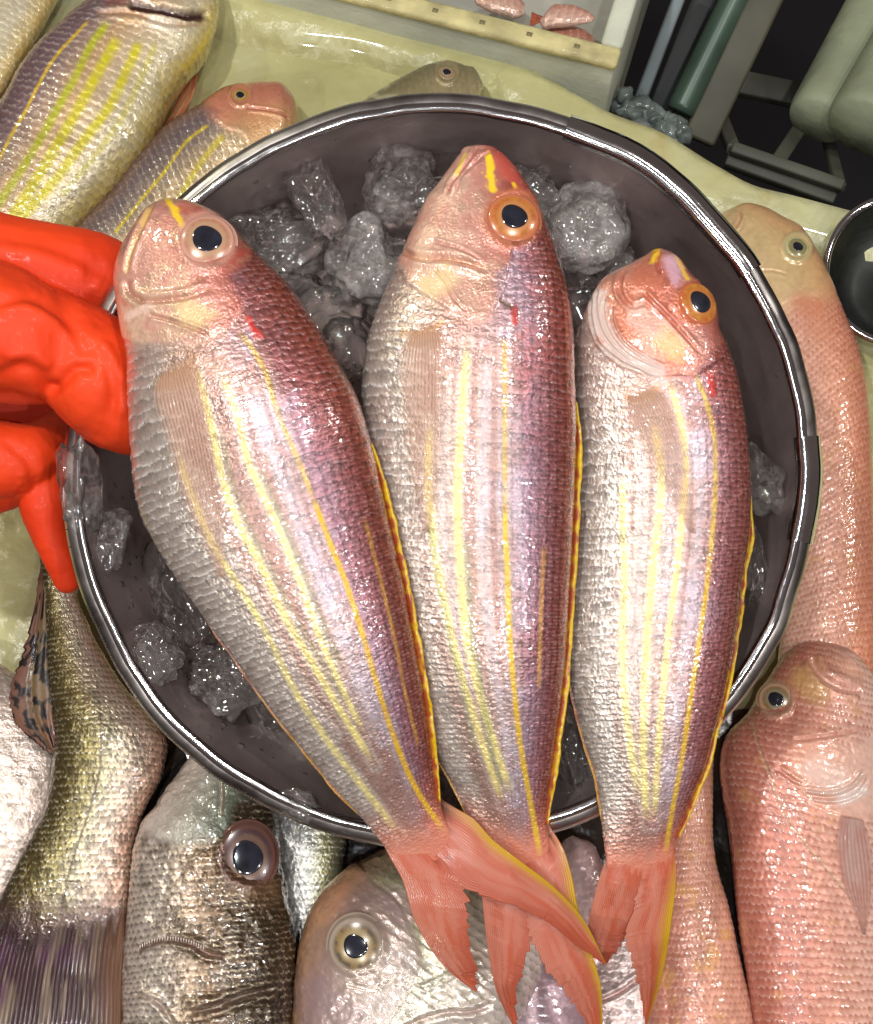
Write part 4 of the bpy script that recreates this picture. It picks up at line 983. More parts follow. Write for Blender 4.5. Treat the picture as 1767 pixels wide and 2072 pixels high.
def finl(rt, name, l, r, z, colf, **kw):
    return fin_lobe(rt, name, l, r, tbl, z, ZUP, colf, **kw)
def flatcol(c, c2=None, sd=3):
    def f(U, T):
        n = fbm(np.stack([U * 4, T * 6], -1), 1.0, 3, sd)
        return mix(np.zeros(U.shape + (3,)) + np.array(c), c2 if c2 is not None else np.array(c) * 0.7, ss(-0.2, 0.4, n))
    return f

# big silvery fish with its tail at the lower left corner
J = dict(seed=101, label='olive silver fish under the glove, spotted dorsal fin and tail at lower left', mat='skin_silver',
  stations=[((60,1040),(150,1030)),((78,1110),(150,1120)),((85,1175),(150,1185)),((92,1258),(172,1248)),((97,1340),(212,1330)),((101,1395),(250,1388)),((108,1450),(300,1443)),((113,1500),(336,1498)),((108,1550),(328,1560)),((92,1638),(300,1624)),((62,1700),(276,1685)),((35,1750),(266,1740)),((8,1805),(262,1790)),((-8,1840),(258,1840)),((-10,1890),(252,1895)),((-20,1960),(250,1965)),((-20,2010),(240,2015))],
  z=[(0,3.0),(0.5,3.0),(1,2.4)], thick=[(0,0.7),(0.4,0.62),(0.7,0.42),(0.85,0.2),(1,0.02)], sl=0.27, sn=23, amp=0.042, met=0.5, mvar=0.4, rgh=0.28, rvar=0.8, lump=0.05,
  grad=[(-1,(0.52,0.28,0.20)),(-0.6,(0.56,0.42,0.34)),(-0.2,(0.46,0.40,0.28)),(0.2,(0.30,0.25,0.10)),(0.55,(0.12,0.09,0.025)),(1,(0.05,0.03,0.012))], edge=(0.55,(0.82,0.74,0.50)), core=(0.85,(0.05,0.033,0.015)),
  patches=[([(-30,1900),(120,1905),(260,1895)],78,(0.08,0.045,0.04),0.96,0.0)],
  stripes=[([(200,1400),(205,1490),(203,1549),(178,1649),(147,1741),(133,1792),(123,1870)],2.4,(0.05,0.03,0.02),0.8)])
rt, q = table_fish(J)
def spotcol(U, T):
    n = fbm(np.stack([U * 7, T * 20], -1), 1.0, 2, 21)
    c = mix(np.zeros(U.shape + (3,)) + np.array([0.26, 0.12, 0.08]), (0.30, 0.20, 0.10), ss(.2, .6, U))
    c = mix(c, (0.30, 0.07, 0.05), ss(0.55, 1.0, T) * ss(0.3, 0.9, U))
    return mix(c, (0.012, 0.009, 0.012), ss(0.02, 0.2, n) * 0.95)
finl(rt, 'dorsal_fin', [(90,1118),(82,1156),(65,1258),(51,1313),(22,1402),(30,1460),(70,1500),(112,1530)], [(100,1120),(100,1170),(101,1258),(104,1313),(108,1380),(112,1440),(114,1490),(118,1532)], 3.3, spotcol, n=120, m=40, rays=2, amp=0.06, jag_l=7, thick=0.08, seed=4)
def ltail(U, T):
    n = fbm(np.stack([U * 24, T * 3], -1), 1.0, 3, 31)
    c = np.zeros(U.shape + (3,)) + np.array([0.085, 0.04, 0.042])
    c = mix(c, (0.40, 0.29, 0.20), ss(0.05, 0.5, n) * 0.7); c = mix(c, (0.16, 0.06, 0.13), 0.5 * ss(0.0, 0.5, fbm(np.stack([U * 9, T * 5], -1), 1, 4, 3)))
    c = mix(c, (0.30, 0.25, 0.20), ss(0.42, 0.2, T + 0.25 * n) * ss(-0.1, 0.3, n))
    return mix(c, (0.26, 0.12, 0.06), ss(0.75, 1.0, U))
finl(rt, 'tail_fin', [(-10,1800),(-30,1880),(-60,1980),(-90,2100),(-110,2160)], [(262,1775),(258,1850),(250,1940),(247,2060),(246,2160)], [(0,3.2),(0.2,2.9),(0.5,2.75),(1,2.3)], ltail, n=130, m=220, rays=34, amp=0.04, thick=0.06, curl=0.2, clear=lambda U, T: 0.95 * ss(0.40, 0.16, T + 0.10 * noise(np.stack([U * 26, T * 4], -1), 1, 5)), rough=0.22, seed=6)
finl(rt, 'anal_fin', [(262,1690),(262,1760),(258,1840),(250,1900)], [(272,1700),(270,1760),(262,1840),(254,1900)], 2.6, flatcol((0.46,0.20,0.12)), n=40, m=12, rays=2, amp=0.02)

# pale fish at the left edge behind the olive one
K = dict(seed=113, label='pale silver fish flank at the left edge behind the olive fish', mat='skin_silver',
  stations=[((-60,1330),(-20,1330)),((-150,1400),(60,1385)),((-170,1450),(110,1440)),((-180,1550),(140,1560)),((-180,1650),(120,1680)),((-160,1760),(60,1790)),((-120,1860),(0,1880)),((-90,1930),(-30,1930))],
  z=[(0,1.6),(1,1.4)], thick=FAT, sl=0.30, sn=20, amp=0.045, met=0.45, rvar=0.6, lump=0.05, grad=[(-1,(0.60,0.46,0.40)),(0,(0.62,0.55,0.48)),(0.5,(0.52,0.46,0.30)),(1,(0.3,0.25,0.12))], edge=(0.5,(0.88,0.84,0.78)), core=(0.5,(0.22,0.16,0.12)), NS=200, NV=100)
table_fish(K)

# large head below the bowl at the left
I_ = dict(seed=127, label='large silver gold fish head below the bowl, purple ringed eye', mat='skin_silver',
  stations=[((460,1420),(445,1425)),((520,1470),(410,1480)),((545,1550),(372,1550)),((556,1610),(328,1614)),((562,1666),(290,1668)),((567,1724),(270,1735)),((578,1792),(262,1815)),((591,1861),(255,1895)),((598,1912),(252,1960)),((593,2014),(250,2030)),((588,2080),(250,2090)),((585,2180),(255,2180))],
  z=[(0,2.4),(0.35,2.9),(1,3.0)], thick=[(0,0.8),(0.2,0.66),(0.6,0.58),(1,0.55)], bias=0.05, sl=0.25, sn=27, amp=0.045, met=0.46, mvar=0.4, rgh=0.26, rvar=0.75, lump=0.10,
  grad=[(-1,(0.66,0.54,0.48)),(-0.55,(0.62,0.54,0.47)),(-0.15,(0.38,0.28,0.20)),(0.1,(0.15,0.095,0.055)),(0.4,(0.055,0.034,0.018)),(1,(0.025,0.016,0.01))], edge=(0.55,(0.80,0.66,0.46)), core=(0.85,(0.05,0.03,0.018)),
  gill=[(250,1660),(300,1690),(350,1710),(420,1700),(455,1690),(470,1640),(560,1610)], hgrad=[(-1,(0.56,0.46,0.41)),(-0.2,(0.36,0.34,0.29)),(0.3,(0.13,0.15,0.11)),(0.7,(0.04,0.04,0.03)),(1,(0.03,0.03,0.02))], glift=0.02, bare=0.8,
  creases=[([(272,1925),(300,1912),(345,1903),(390,1912),(420,1930),(460,1935)],6,0.12,(0.20,0.10,0.08),0.7),([(272,2010),(320,2030),(350,2070)],5,0.12,(0.3,0.2,0.16),0.5),([(380,2050),(430,2040),(480,2020),(560,2000)],8,0.16,(0.12,0.07,0.05),0.6),([(445,1556),(450,1610),(446,1652)],2.5,-0.08,(0.60,0.42,0.34),0.7)],
  patches=[([(500,1785),(545,1800)],34,(0.18,0.10,0.05),0.7,0.0)],
  blot=[(9,0.05,(0.06,0.04,0.02),0.55,0.9)],
  eye=(500,1736), eye_r=(27,41,50), iris=((0.11,0.055,0.065),(0.06,0.04,0.08),(0.30,0.17,0.12)), orbit=(0.12,0.055,0.045), easp=1.15, etilt=0.55, bulge=0.3, elift=-0.03)
rt, q = table_fish(I_)
# serration along the cheek bone
dr = draper(q)
for k, u in enumerate(np.linspace(0, 1, 26)):
    c = crv([(284,1916),(300,1907),(345,1898),(390,1907),(412,1918)], [u])[0]
    p = dr(np.array([c[0]]), np.array([c[1]]))[0]
    vv, ff = tube(np.array([p + [0, 0.16, 0.01], p + [0, 0, 0.045], p + [0, -0.10, 0.01]]), [0.022, 0.03, 0.015], 6)
    mesh('spine', vv, ff, M.setdefault('spine', m_plain('bone_spine', (0.62, 0.50, 0.44), 0.3, 0.2, 0.5)), rt)

# silver wedge between the two heads
Lf = dict(seed=139, label='narrow silver fish wedged between the two big heads below the bowl', mat='skin_silver',
  stations=[((640,1560),(600,1560)),((690,1600),(560,1610)),((700,1680),(545,1670)),((695,1760),(555,1760)),((670,1850),(570,1850)),((640,1930),(580,1930)),((615,1990),(590,1990))],
  z=[(0,1.6),(1,1.2)], thick=BODY, sl=0.30, sn=16, amp=0.05, met=0.5, rvar=0.7, grad=[(-1,(0.62,0.60,0.58)),(0,(0.62,0.60,0.56)),(0.5,(0.46,0.44,0.22)),(1,(0.10,0.09,0.05))], edge=(0.5,(0.9,0.88,0.84)), core=(0.6,(0.18,0.20,0.18)), NS=180, NV=90)
table_fish(Lf)

# round headed sea bream
H = dict(seed=149, label='round purple grey sea bream head with gold eye under the tails', mat='skin_pink',
  stations=[((588,2190),(620,2215)),((588,2130),(690,2225)),((591,2060),(780,2225)),((598,1960),(880,2190)),((612,1887),(950,2150)),((635,1830),(1010,2100)),((680,1775),(1060,2050)),((740,1738),(1090,1990)),((810,1705),(1105,1940)),((880,1680),(1120,1890)),((960,1660),(1130,1840)),((1030,1650),(1130,1800))],
  z=[(0,2.4),(0.5,2.9),(1,2.2)], thick=[(0,0.9),(0.12,0.62),(0.4,0.46),(1,0.4)], bias=0.05, sl=0.36, sn=26, amp=0.05, met=0.35, mvar=0.3, rgh=0.28, lump=0.06,
  grad=[(-1,(0.66,0.54,0.52)),(-0.3,(0.62,0.56,0.48)),(0.2,(0.46,0.44,0.28)),(0.6,(0.34,0.32,0.20)),(1,(0.40,0.24,0.14))], edge=(0.4,(0.85,0.82,0.70)), core=(0.6,(0.24,0.24,0.12)),
  gill=[(640,2240),(720,2140),(790,2070),(830,2000),(850,1940),(830,1880),(800,1820),(760,1790),(720,1740)], gside=-1, glift=0.05,
  hgrad=[(-1,(0.60,0.50,0.48)),(-0.2,(0.52,0.44,0.40)),(0.3,(0.42,0.33,0.28)),(0.65,(0.33,0.22,0.19)),(1,(0.42,0.22,0.11))], hmet=0.3, bare=0.6,
  creases=[([(800,2092),(850,2066),(900,2050),(960,2046),(1000,2030)],6,0.10,(0.34,0.20,0.18),0.5),([(845,2000),(880,1985),(930,1960),(980,1950)],5,0.08,(0.30,0.30,0.20),0.5),([(700,1990),(760,2000),(830,1960)],4,0.03,(0.40,0.34,0.26),0.4)],
  patches=[([(640,2010),(690,2060)],52,(0.34,0.22,0.26),0.35,0.0),([(800,1820),(830,1850)],30,(0.42,0.28,0.28),0.6,0.0),([(700,1770),(650,1850)],26,(0.54,0.28,0.15),0.55,0.0)],
  eye=(722,1914), eye_r=(21,38,48), iris=((0.44,0.28,0.12),(0.14,0.11,0.07),(0.60,0.44,0.22)), orbit=(0.36,0.28,0.22), bulge=0.38, etilt=0.5)
table_fish(H)

# fish showing between the tails
M1 = dict(seed=157, label='dark purple grey fish back between the middle tail lobes at bottom', mat='skin_pink',
  stations=[((1170,1880),(1080,1880)),((1180,1940),(1040,1930)),((1190,2000),(1010,1990)),((1195,2080),(1000,2080)),((1190,2180),(1000,2180))],
  z=[(0,2.0),(1,2.3)], thick=FAT, sl=0.34, sn=14, amp=0.03, met=0.2, grad=[(-1,(0.40,0.30,0.31)),(0,(0.34,0.23,0.26)),(1,(0.28,0.17,0.20))], edge=(0.1,(0.6,0.5,0.5)), core=(0.2,(0.2,0.12,0.14)), NS=120, NV=70)
table_fish(M1)
M2 = dict(seed=163, label='small pink grey fish head showing between the middle and right tails', mat='skin_pink',
  stations=[((1160,1690),(1140,1700)),((1195,1705),(1125,1725)),((1218,1745),(1115,1765)),((1235,1800),(1110,1820)),((1245,1870),(1110,1890)),((1240,1950),(1120,1960))],
  z=[(0,1.6),(1,1.8)], thick=FAT, sl=0.34, sn=14, amp=0.03, met=0.2, grad=[(-1,(0.56,0.44,0.44)),(0,(0.55,0.40,0.40)),(1,(0.60,0.36,0.33))], edge=(0.2,(0.8,0.7,0.68)), core=(0.2,(0.4,0.26,0.26)), lump=0.06,
  patches=[([(1170,1730),(1195,1745)],16,(0.70,0.46,0.44),0.7,0.05)], NS=120, NV=70)
table_fish(M2)
M3 = dict(seed=167, label='silvery pink scaled fish flank below the right tail lobes', mat='skin_silver',
  stations=[((1320,1860),(1230,1850)),((1345,1920),(1200,1910)),((1355,1990),(1180,1980)),((1360,2080),(1175,2080)),((1360,2180),(1180,2180))],
  z=[(0,1.6),(1,1.8)], thick=FAT, sl=0.36, sn=15, amp=0.07, met=0.45, rvar=0.7, grad=[(-1,(0.60,0.44,0.42)),(0,(0.62,0.52,0.49)),(1,(0.55,0.36,0.33))], edge=(0.45,(0.9,0.84,0.82)), core=(0.6,(0.36,0.22,0.20)),
  creases=[([(1200,2030),(1250,2010),(1300,1975)],5,0.12,(0.5,0.25,0.22),0.6)], NS=140, NV=80)
table_fish(M3)

# pink fish on the right
PINK = dict(mat='skin_pink', met=0.12, mvar=0.15, rgh=0.33)
Gf = dict(PINK, seed=173, label='pink fish with yellow flecks beside the right bream tail, narrow end up',
  stations=[((1345,1400),(1400,1400)),((1345,1500),(1440,1495)),((1345,1590),(1443,1590)),((1335,1680),(1442,1680)),((1325,1760),(1450,1750)),((1315,1850),(1476,1840)),((1310,1940),(1496,1935)),((1310,2022),(1516,2020)),((1312,2110),(1530,2100)),((1320,2200),(1540,2200))],
  z=[(0,1.6),(0.5,2.4),(1,2.8)], thick=[(0,0.5),(0.5,0.55),(1,0.55)], sl=0.28, sn=23, amp=0.034, grad=[(-1,(0.70,0.42,0.34)),(0,(0.66,0.38,0.30)),(0.6,(0.50,0.24,0.19)),(1,(0.46,0.22,0.18))], edge=(0.25,(0.80,0.58,0.50)), core=(0.75,(0.36,0.11,0.06)),
  blot=[(7,0.12,(0.66,0.34,0.10),0.5,1.6)])
table_fish(Gf)
Ff = dict(PINK, seed=179, label='pink red scaled fish facing up at lower right, mouth gaping', name='fish',
  stations=[((1648,1297),(1680,1300)),((1620,1303),(1720,1318)),((1598,1316),(1752,1352)),((1572,1346),(1772,1395)),((1544,1392),(1782,1440)),((1512,1444),(1790,1500)),((1472,1486),(1796,1560)),((1458,1540),(1800,1620)),((1462,1600),(1805,1680)),((1474,1670),(1812,1740)),((1484,1760),(1820,1800)),((1496,1876),(1826,1900)),((1512,1980),(1830,1990)),((1526,2080),(1835,2085)),((1540,2190),(1835,2190))],
  z=[(0,2.8),(0.3,3.0),(1,3.0)], thick=[(0,0.7),(0.15,0.55),(0.5,0.50),(1,0.5)], bias=0.05, sl=0.31, sn=33, amp=0.042, grad=[(-1,(0.72,0.58,0.54)),(-0.4,(0.68,0.46,0.40)),(0.1,(0.62,0.34,0.27)),(0.6,(0.52,0.22,0.17)),(1,(0.44,0.18,0.14))], edge=(0.35,(0.82,0.62,0.55)), core=(0.85,(0.30,0.075,0.045)), rvar=0.25,
  glw=1, gill=[(1610,1440),(1602,1480),(1598,1520),(1600,1565),(1630,1612),(1670,1640),(1720,1652),(1770,1648)], glift=0.05,
  hgrad=[(-1,(0.74,0.60,0.56)),(-0.4,(0.70,0.50,0.44)),(0.1,(0.66,0.40,0.32)),(0.6,(0.58,0.29,0.21)),(1,(0.50,0.24,0.18))], bare=0.5, hmet=0.12,
  creases=[([(1640,1330),(1660,1365),(1700,1390),(1745,1398)],8,0.18,(0.62,0.36,0.28),0.6),([(1600,1500),(1660,1492),(1720,1482),(1760,1470)],4,0.04,(0.52,0.22,0.17),0.5),([(1625,1600),(1680,1606),(1725,1590),(1750,1560)],3.5,0.08,(0.40,0.34,0.32),0.6),([(1640,1618),(1690,1622),(1735,1606),(1758,1575)],3.5,0.08,(0.40,0.34,0.32),0.5),([(1522,1440),(1530,1490),(1555,1560),(1590,1650),(1640,1720),(1700,1790),(1757,1860)],2.0,0.03,(0.30,0.26,0.14),0.7),([(1625,1590),(1600,1575),(1575,1556)],4,0.08,(0.5,0.2,0.15),0.5)],
  patches=[([(1625,1375),(1650,1400)],28,(0.60,0.36,0.12),0.6,0.0),([(1700,1340),(1740,1372)],14,(0.66,0.34,0.22),0.5,-0.05),([(1705,1620),(1745,1600)],14,(0.74,0.66,0.62),0.6,0.0),([(1645,1560),(1690,1580)],30,(0.76,0.60,0.54),0.45,0.0)],
  blot=[(15,0.25,(0.62,0.32,0.12),0.35,1.4)],
  eye=(1571,1417), eye_r=(14,24,31), iris=((0.40,0.30,0.16),(0.42,0.18,0.04),(0.46,0.36,0.22)), orbit=(0.44,0.26,0.16), bulge=0.4, etilt=0.5)
rt, q = table_fish(Ff)
finl(rt, 'pectoral_fin', [(1700,1652),(1692,1700),(1700,1780),(1745,1890)], [(1745,1660),(1762,1720),(1768,1800),(1752,1892)], [(0,0.12),(1,0.03)], flatcol((0.68,0.42,0.36),(0.72,0.52,0.46)), n=50, m=40, rays=9, amp=0.04, clear=lambda U, T: 0.3 + 0.4 * T + 0.5 * np.abs(2 * U - 1) ** 5, thick=0.03, drape=draper(q))
finl(rt, 'dorsal_fin', [(1463,1604),(1466,1680),(1476,1780),(1486,1900)], [(1470,1612),(1482,1690),(1490,1790),(1500,1900)], 3.0, flatcol((0.60,0.36,0.30),(0.66,0.52,0.50)), n=60, m=14, rays=3, amp=0.04, jag_l=3) if False else None
Ef = dict(PINK, seed=181, label='pink tilefish with pale yellow head right of the bowl',
  stations=[((1478,424),(1462,432)),((1502,417),(1452,460)),((1538,424),(1448,500)),((1584,449),(1455,545)),((1621,471),(1470,585)),((1640,500),(1485,615)),((1658,528),(1500,645)),((1674,562),(1518,680)),((1690,600),(1535,720)),((1709,648),(1552,770)),((1729,695),(1566,820)),((1743,748),(1575,870)),((1752,803),(1582,920)),((1758,870),(1586,980)),((1762,950),(1588,1050)),((1766,1050),(1588,1130)),((1768,1150),(1586,1210)),((1772,1250),(1580,1290)),((1775,1350),(1575,1370)),((1775,1430),(1585,1440))],
  z=[(0,2.2),(0.3,2.6),(1,2.2)], thick=[(0,0.7),(0.15,0.6),(0.5,0.55),(1,0.5)], sl=0.30, sn=25, amp=0.034, grad=[(-1,(0.72,0.52,0.44)),(-0.2,(0.72,0.46,0.38)),(0.4,(0.66,0.34,0.24)),(1,(0.58,0.24,0.16))], edge=(0.30,(0.84,0.64,0.54)), core=(0.85,(0.40,0.11,0.05)), rvar=0.2,
  gill=[(1500,690),(1560,640),(1600,606),(1650,596),(1695,592)], gw=42, glift=0.02, hgrad=[(-1,(0.66,0.56,0.38)),(0,(0.66,0.57,0.32)),(0.6,(0.64,0.46,0.24)),(1,(0.62,0.40,0.22))],
  creases=[([(1497,424),(1500,440),(1488,462)],3,0.07,(0.56,0.22,0.14),0.7),([(1508,440),(1502,458),(1496,468)],2.5,0.05,(0.5,0.34,0.16),0.5),([(1540,548),(1565,548),(1595,556)],2.5,0.04,(0.54,0.30,0.18),0.6)],
  patches=[([(1620,612),(1650,622)],20,(0.60,0.20,0.10),0.55,0.0),([(1640,650),(1660,670)],24,(0.64,0.26,0.15),0.4,0.0)],
  blot=[(25,0.28,(0.64,0.34,0.12),0.35,1.3)],
  eye=(1613,501), eye_r=(11,20,25), iris=((0.46,0.42,0.16),(0.36,0.34,0.18),(0.46,0.40,0.18)), orbit=(0.50,0.46,0.24), bulge=0.35, etilt=0.25)
table_fish(Ef)

# striped fish at the upper left
YG = (0.64, 0.56, 0.02)
def zz(l): return [(x * 0.3906, y * 0.3906) for x, y in l]
Af = dict(seed=191, label='large yellow striped fish at upper left, gill opening dark and lifted', mat='skin',
  stations=[((300,-120),(420,-70)),((262,-60),(440,-15)),((230,-10),(440,30)),((200,12),(432,60)),((160,38),(420,100)),((120,74),(385,145)),((78,112),(345,200)),((45,155),(325,245)),((20,200),(298,300)),((-5,240),(262,345)),((-40,290),(225,390)),((-80,350),(175,440)),((-120,420),(120,500)),((-170,500),(60,580)),((-220,580),(0,650))],
  z=[(0,3.2),(0.5,3.0),(1,2.6)], thick=[(0,0.6),(0.3,0.62),(1,0.5)], bias=0.1, sl=0.40, sn=21, amp=0.06, met=0.28, mvar=0.25, rvar=0.35, lump=0.03,
  grad=[(-1,(0.68,0.54,0.14)),(-0.78,(0.68,0.60,0.40)),(-0.35,(0.66,0.50,0.32)),(-0.05,(0.58,0.37,0.19)),(0.2,(0.38,0.26,0.21)),(0.4,(0.20,0.13,0.15)),(0.8,(0.15,0.075,0.09)),(1,(0.36,0.16,0.08))], edge=(0.35,(0.86,0.80,0.66)), core=(0.4,(0.32,0.20,0.16)),
  stripes=[(zz([(470,95),(380,190),(290,290),(210,420),(140,560),(60,700),(-40,900)]),3.5,(0.72,0.48,0.02),0.95),(zz([(570,100),(470,240),(390,400),(310,540),(220,700),(130,850),(-30,1090)]),9,(0.46,0.46,0.02),1.0),(zz([(620,180),(540,320),(450,480),(350,660),(230,860),(60,1130)]),12,YG,1.0),(zz([(730,200),(660,360),(560,560),(440,720),(310,900),(110,1130)]),11,YG,1.0),(zz([(810,210),(720,430),(600,660),(480,820),(330,1000)]),7,(0.60,0.54,0.10),0.7),(zz([(1110,140),(1040,250),(960,350)]),9,(0.72,0.54,0.05),0.7)],
  creases=[(zz([(480,70),(600,60),(720,75),(870,118),(980,125),(1085,112)]),6,0.10,(0.50,0.26,0.14),0.5)],
  patches=[(zz([(690,22),(840,45),(960,75),(1050,80)]),11,(0.035,0.006,0.006),1.0,-0.35),(zz([(560,10),(640,10)]),8,(0.30,0.08,0.06),0.6,-0.05),(zz([(800,110),(880,130)]),18,(0.72,0.62,0.50),0.6,0.0)])
rt, q = table_fish(Af)
finl(rt, 'pelvic_fin', zz([(1000,380),(950,460),(880,600),(800,730),(755,790)]), zz([(1030,330),(1010,470),(950,590),(860,690),(765,785)]), 1.8, flatcol((0.56,0.18,0.08),(0.66,0.34,0.16)), n=50, m=24, rays=5, amp=0.04)
Bf = dict(seed=193, label='yellow striped fish with red head tucked behind the bowl at upper left', mat='skin',
  stations=[((606,246),(603,262)),((602,222),(598,285)),((585,190),(585,310)),((540,178),(558,335)),((500,180),(530,355)),((461,188),(500,375)),((414,218),(465,400)),((351,256),(420,440)),((293,310),(370,490)),((234,385),(310,550)),((168,455),(240,620)),((110,530),(180,690))],
  z=[(0,2.2),(1,2.2)], thick=[(0,0.8),(0.15,0.6),(1,0.5)], bias=0.1, sl=0.38, sn=17, amp=0.06, met=0.28, rvar=0.35,
  grad=[(-1,(0.62,0.46,0.2)),(-0.3,(0.60,0.44,0.26)),(0.0,(0.34,0.26,0.20)),(0.4,(0.19,0.14,0.15)),(0.85,(0.20,0.10,0.09)),(1,(0.40,0.14,0.05))], edge=(0.25,(0.7,0.66,0.56)), core=(0.4,(0.2,0.13,0.12)),
  stripes=[(zz([(1090,640),(980,720),(860,880),(720,1050),(600,1200)]),3.5,(0.72,0.54,0.02),0.95),(zz([(1170,690),(1080,790),(990,920),(900,1080),(800,1230)]),7,(0.66,0.54,0.04),0.85)],
  gill=[(400,200),(430,235),(460,260),(490,270),(505,300),(500,350),(480,390)], gside=-1, glift=0.04, hgrad=[(-1,(0.66,0.42,0.16)),(-0.2,(0.66,0.34,0.16)),(0.3,(0.58,0.22,0.14)),(1,(0.48,0.16,0.09))],
  creases=[(zz([(1270,560),(1380,570),(1460,590),(1500,620)]),3,0.06,(0.40,0.08,0.06),0.7)],
  eye=(487,194), eye_r=(9,15,19), iris=((0.72,0.46,0.08),(0.6,0.26,0.06),(0.8,0.6,0.2)), orbit=(0.55,0.24,0.10), bulge=0.4)
table_fish(Bf)
Cf = dict(seed=197, label='pale fish flank cut off by the upper left corner', mat='skin',
  stations=[((60,-120),(150,-80)),((20,-90),(130,-30)),((-30,-60),(108,8)),((-70,-20),(88,45)),((-100,30),(66,85)),((-130,80),(40,130)),((-160,140),(5,190)),((-190,200),(-40,250))],
  z=[(0,2.6),(1,2.6)], thick=BODY, sl=0.38, sn=15, amp=0.05, grad=[(-1,(0.62,0.44,0.14)),(-0.6,(0.64,0.58,0.42)),(0.2,(0.60,0.52,0.36)),(1,(0.3,0.2,0.16))], edge=(0.4,(0.86,0.80,0.6)), core=(0.4,(0.36,0.26,0.14)), NS=160, NV=90)
rt, q = table_fish(Cf)
finl(rt, 'anal_fin', [(70,70),(40,125),(0,190),(-20,230)], [(82,66),(52,130),(12,205),(-10,240)], 2.2, flatcol((0.48,0.14,0.08)), n=30, m=14, rays=3, amp=0.03)
Df = dict(seed=199, label='grey green fish head peeking over the far rim of the bowl', mat='skin_pink',
  stations=[((978,172),(972,190)),((966,152),(970,215)),((940,140),(955,250)),((905,133),(930,285)),((870,139),(900,310)),((830,156),(860,335)),((790,178),(815,355)),((750,202),(770,375)),((700,235),(720,395))],
  z=[(0,2.2),(1,2.4)], thick=FAT, sl=0.34, sn=13, amp=0.03, met=0.2, grad=[(-1,(0.5,0.48,0.30)),(0.2,(0.34,0.34,0.20)),(1,(0.15,0.16,0.09))], edge=(0.1,(.5,.5,.4)), core=(0.2,(.15,.15,.1)),
  blot=[(4,0.15,(0.56,0.54,0.34),0.6,0.7)], eye=(905,148), eye_r=(9,15,19), iris=((0.62,0.40,0.26),(0.5,0.3,0.16),(0.7,0.5,0.3)), orbit=(0.34,0.26,0.14), bulge=0.4, etilt=0.2, NS=160, NV=90)
table_fish(Df)
# small pink fish inside the foam box
for k, (lab, sts) in enumerate((('third small pink fish at the left inside the foam box', [((960,-4),(964,8)),((985,-14),(990,22)),((1015,-16),(1020,30)),((1045,-8),(1046,36)),((1062,8),(1060,30))]),('paler small pink fish lying on top inside the foam box', [((1102,34),(1092,42)),((1112,20),(1096,52)),((1140,12),(1120,54)),((1165,14),(1150,52)),((1190,24),(1178,48)),((1204,34),(1198,44))]),
                               ('redder small pink fish lying below the pale one inside the foam box', [((1090,70),(1092,84)),((1110,58),(1108,98)),((1140,56),(1138,112)),((1170,58),(1166,112)),((1192,68),(1188,104)),((1204,80),(1200,98))]))):
    D = dict(PINK, seed=211 + k, label=lab, stations=sts, z=[(0, (0.6, 2.2, 1.3)[k]), (1, (0.6, 2.2, 1.3)[k])], thick=FAT, sl=0.4, sn=12, amp=0.03, grad=[(-1, (0.64, 0.50, 0.44)), (0.1, ((0.60, 0.40, 0.34), (0.62, 0.42, 0.36), (0.46, 0.22, 0.17))[k]), (1, (0.46, 0.20, 0.15))], NS=80, NV=50)
    rt, q = table_fish(D)
    if k == 1: finl(rt, 'tail_fin', [(1100,34),(1084,28),(1076,24)], [(1100,42),(1082,50),(1072,54)], 2.2, flatcol((0.60,0.16,0.08)), n=16, m=10, rays=3, amp=0.03)

# ------------------------------------------------------------------ ice in the bowl
def ico(n=5):
    import bmesh
    bm = bmesh.new(); bmesh.ops.create_icosphere(bm, subdivisions=n, radius=1.0)
    V = np.array([v.co[:] for v in bm.verts]); F = np.array([[v.index for v in f.verts] for f in bm.faces]); bm.free(); return V, F
IV, IF = ico(5)
def ice(label, x0, x1, y0, y1, z, dz, seed, mat='ice', flat=0.28, rot=0.0, facet=0.55, power=2.6):
    c = hero((x0 + x1) / 2, (y0 + y1) / 2, z); k = (DIST - z) / FPX
    a, b = (x1 - x0) / 2 * k, (y1 - y0) / 2 * k
    rg = np.random.default_rng(seed)
    D = IV.copy()
    r = 1 / (np.abs(D) ** power).sum(1) ** (1 / power) * 0.92
    for _ in range(9):                                   # broken faces
        n = rg.normal(size=3); n /= np.linalg.norm(n); d = facet + 0.25 * rg.random()
        pr = D @ n; lim = np.where(pr > 1e-3, d / np.maximum(pr, 1e-3), 9.0)
        r = -np.log(np.exp(-9 * np.minimum(r, 5)) + np.exp(-9 * np.minimum(lim, 5)))/9 * -1 if False else np.minimum(r, lim)
    V = D * r[:, None]
    V = V * (1 + flat * 0.5 * fbm(D * 1.4 + seed, 1.0, 3, seed)[:, None])
    V = V + D * (0.05 * fbm(D + seed, 3.0, 2, seed + 3))[:, None]
    V = V / np.abs(V).max(0)
    cr, sr = math.cos(rot), math.sin(rot)
    X = V[:, 0] * a; Y = V[:, 1] * b; Z = V[:, 2] * dz
    P = c + (X * cr - Y * sr)[:, None] * RGT + (X * sr + Y * cr)[:, None] * UPV + Z[:, None] * NB
    return mesh('ice_piece', P, IF, M[mat], label=label, cat='ice', group='ice pieces in the steel bowl', origin=c)
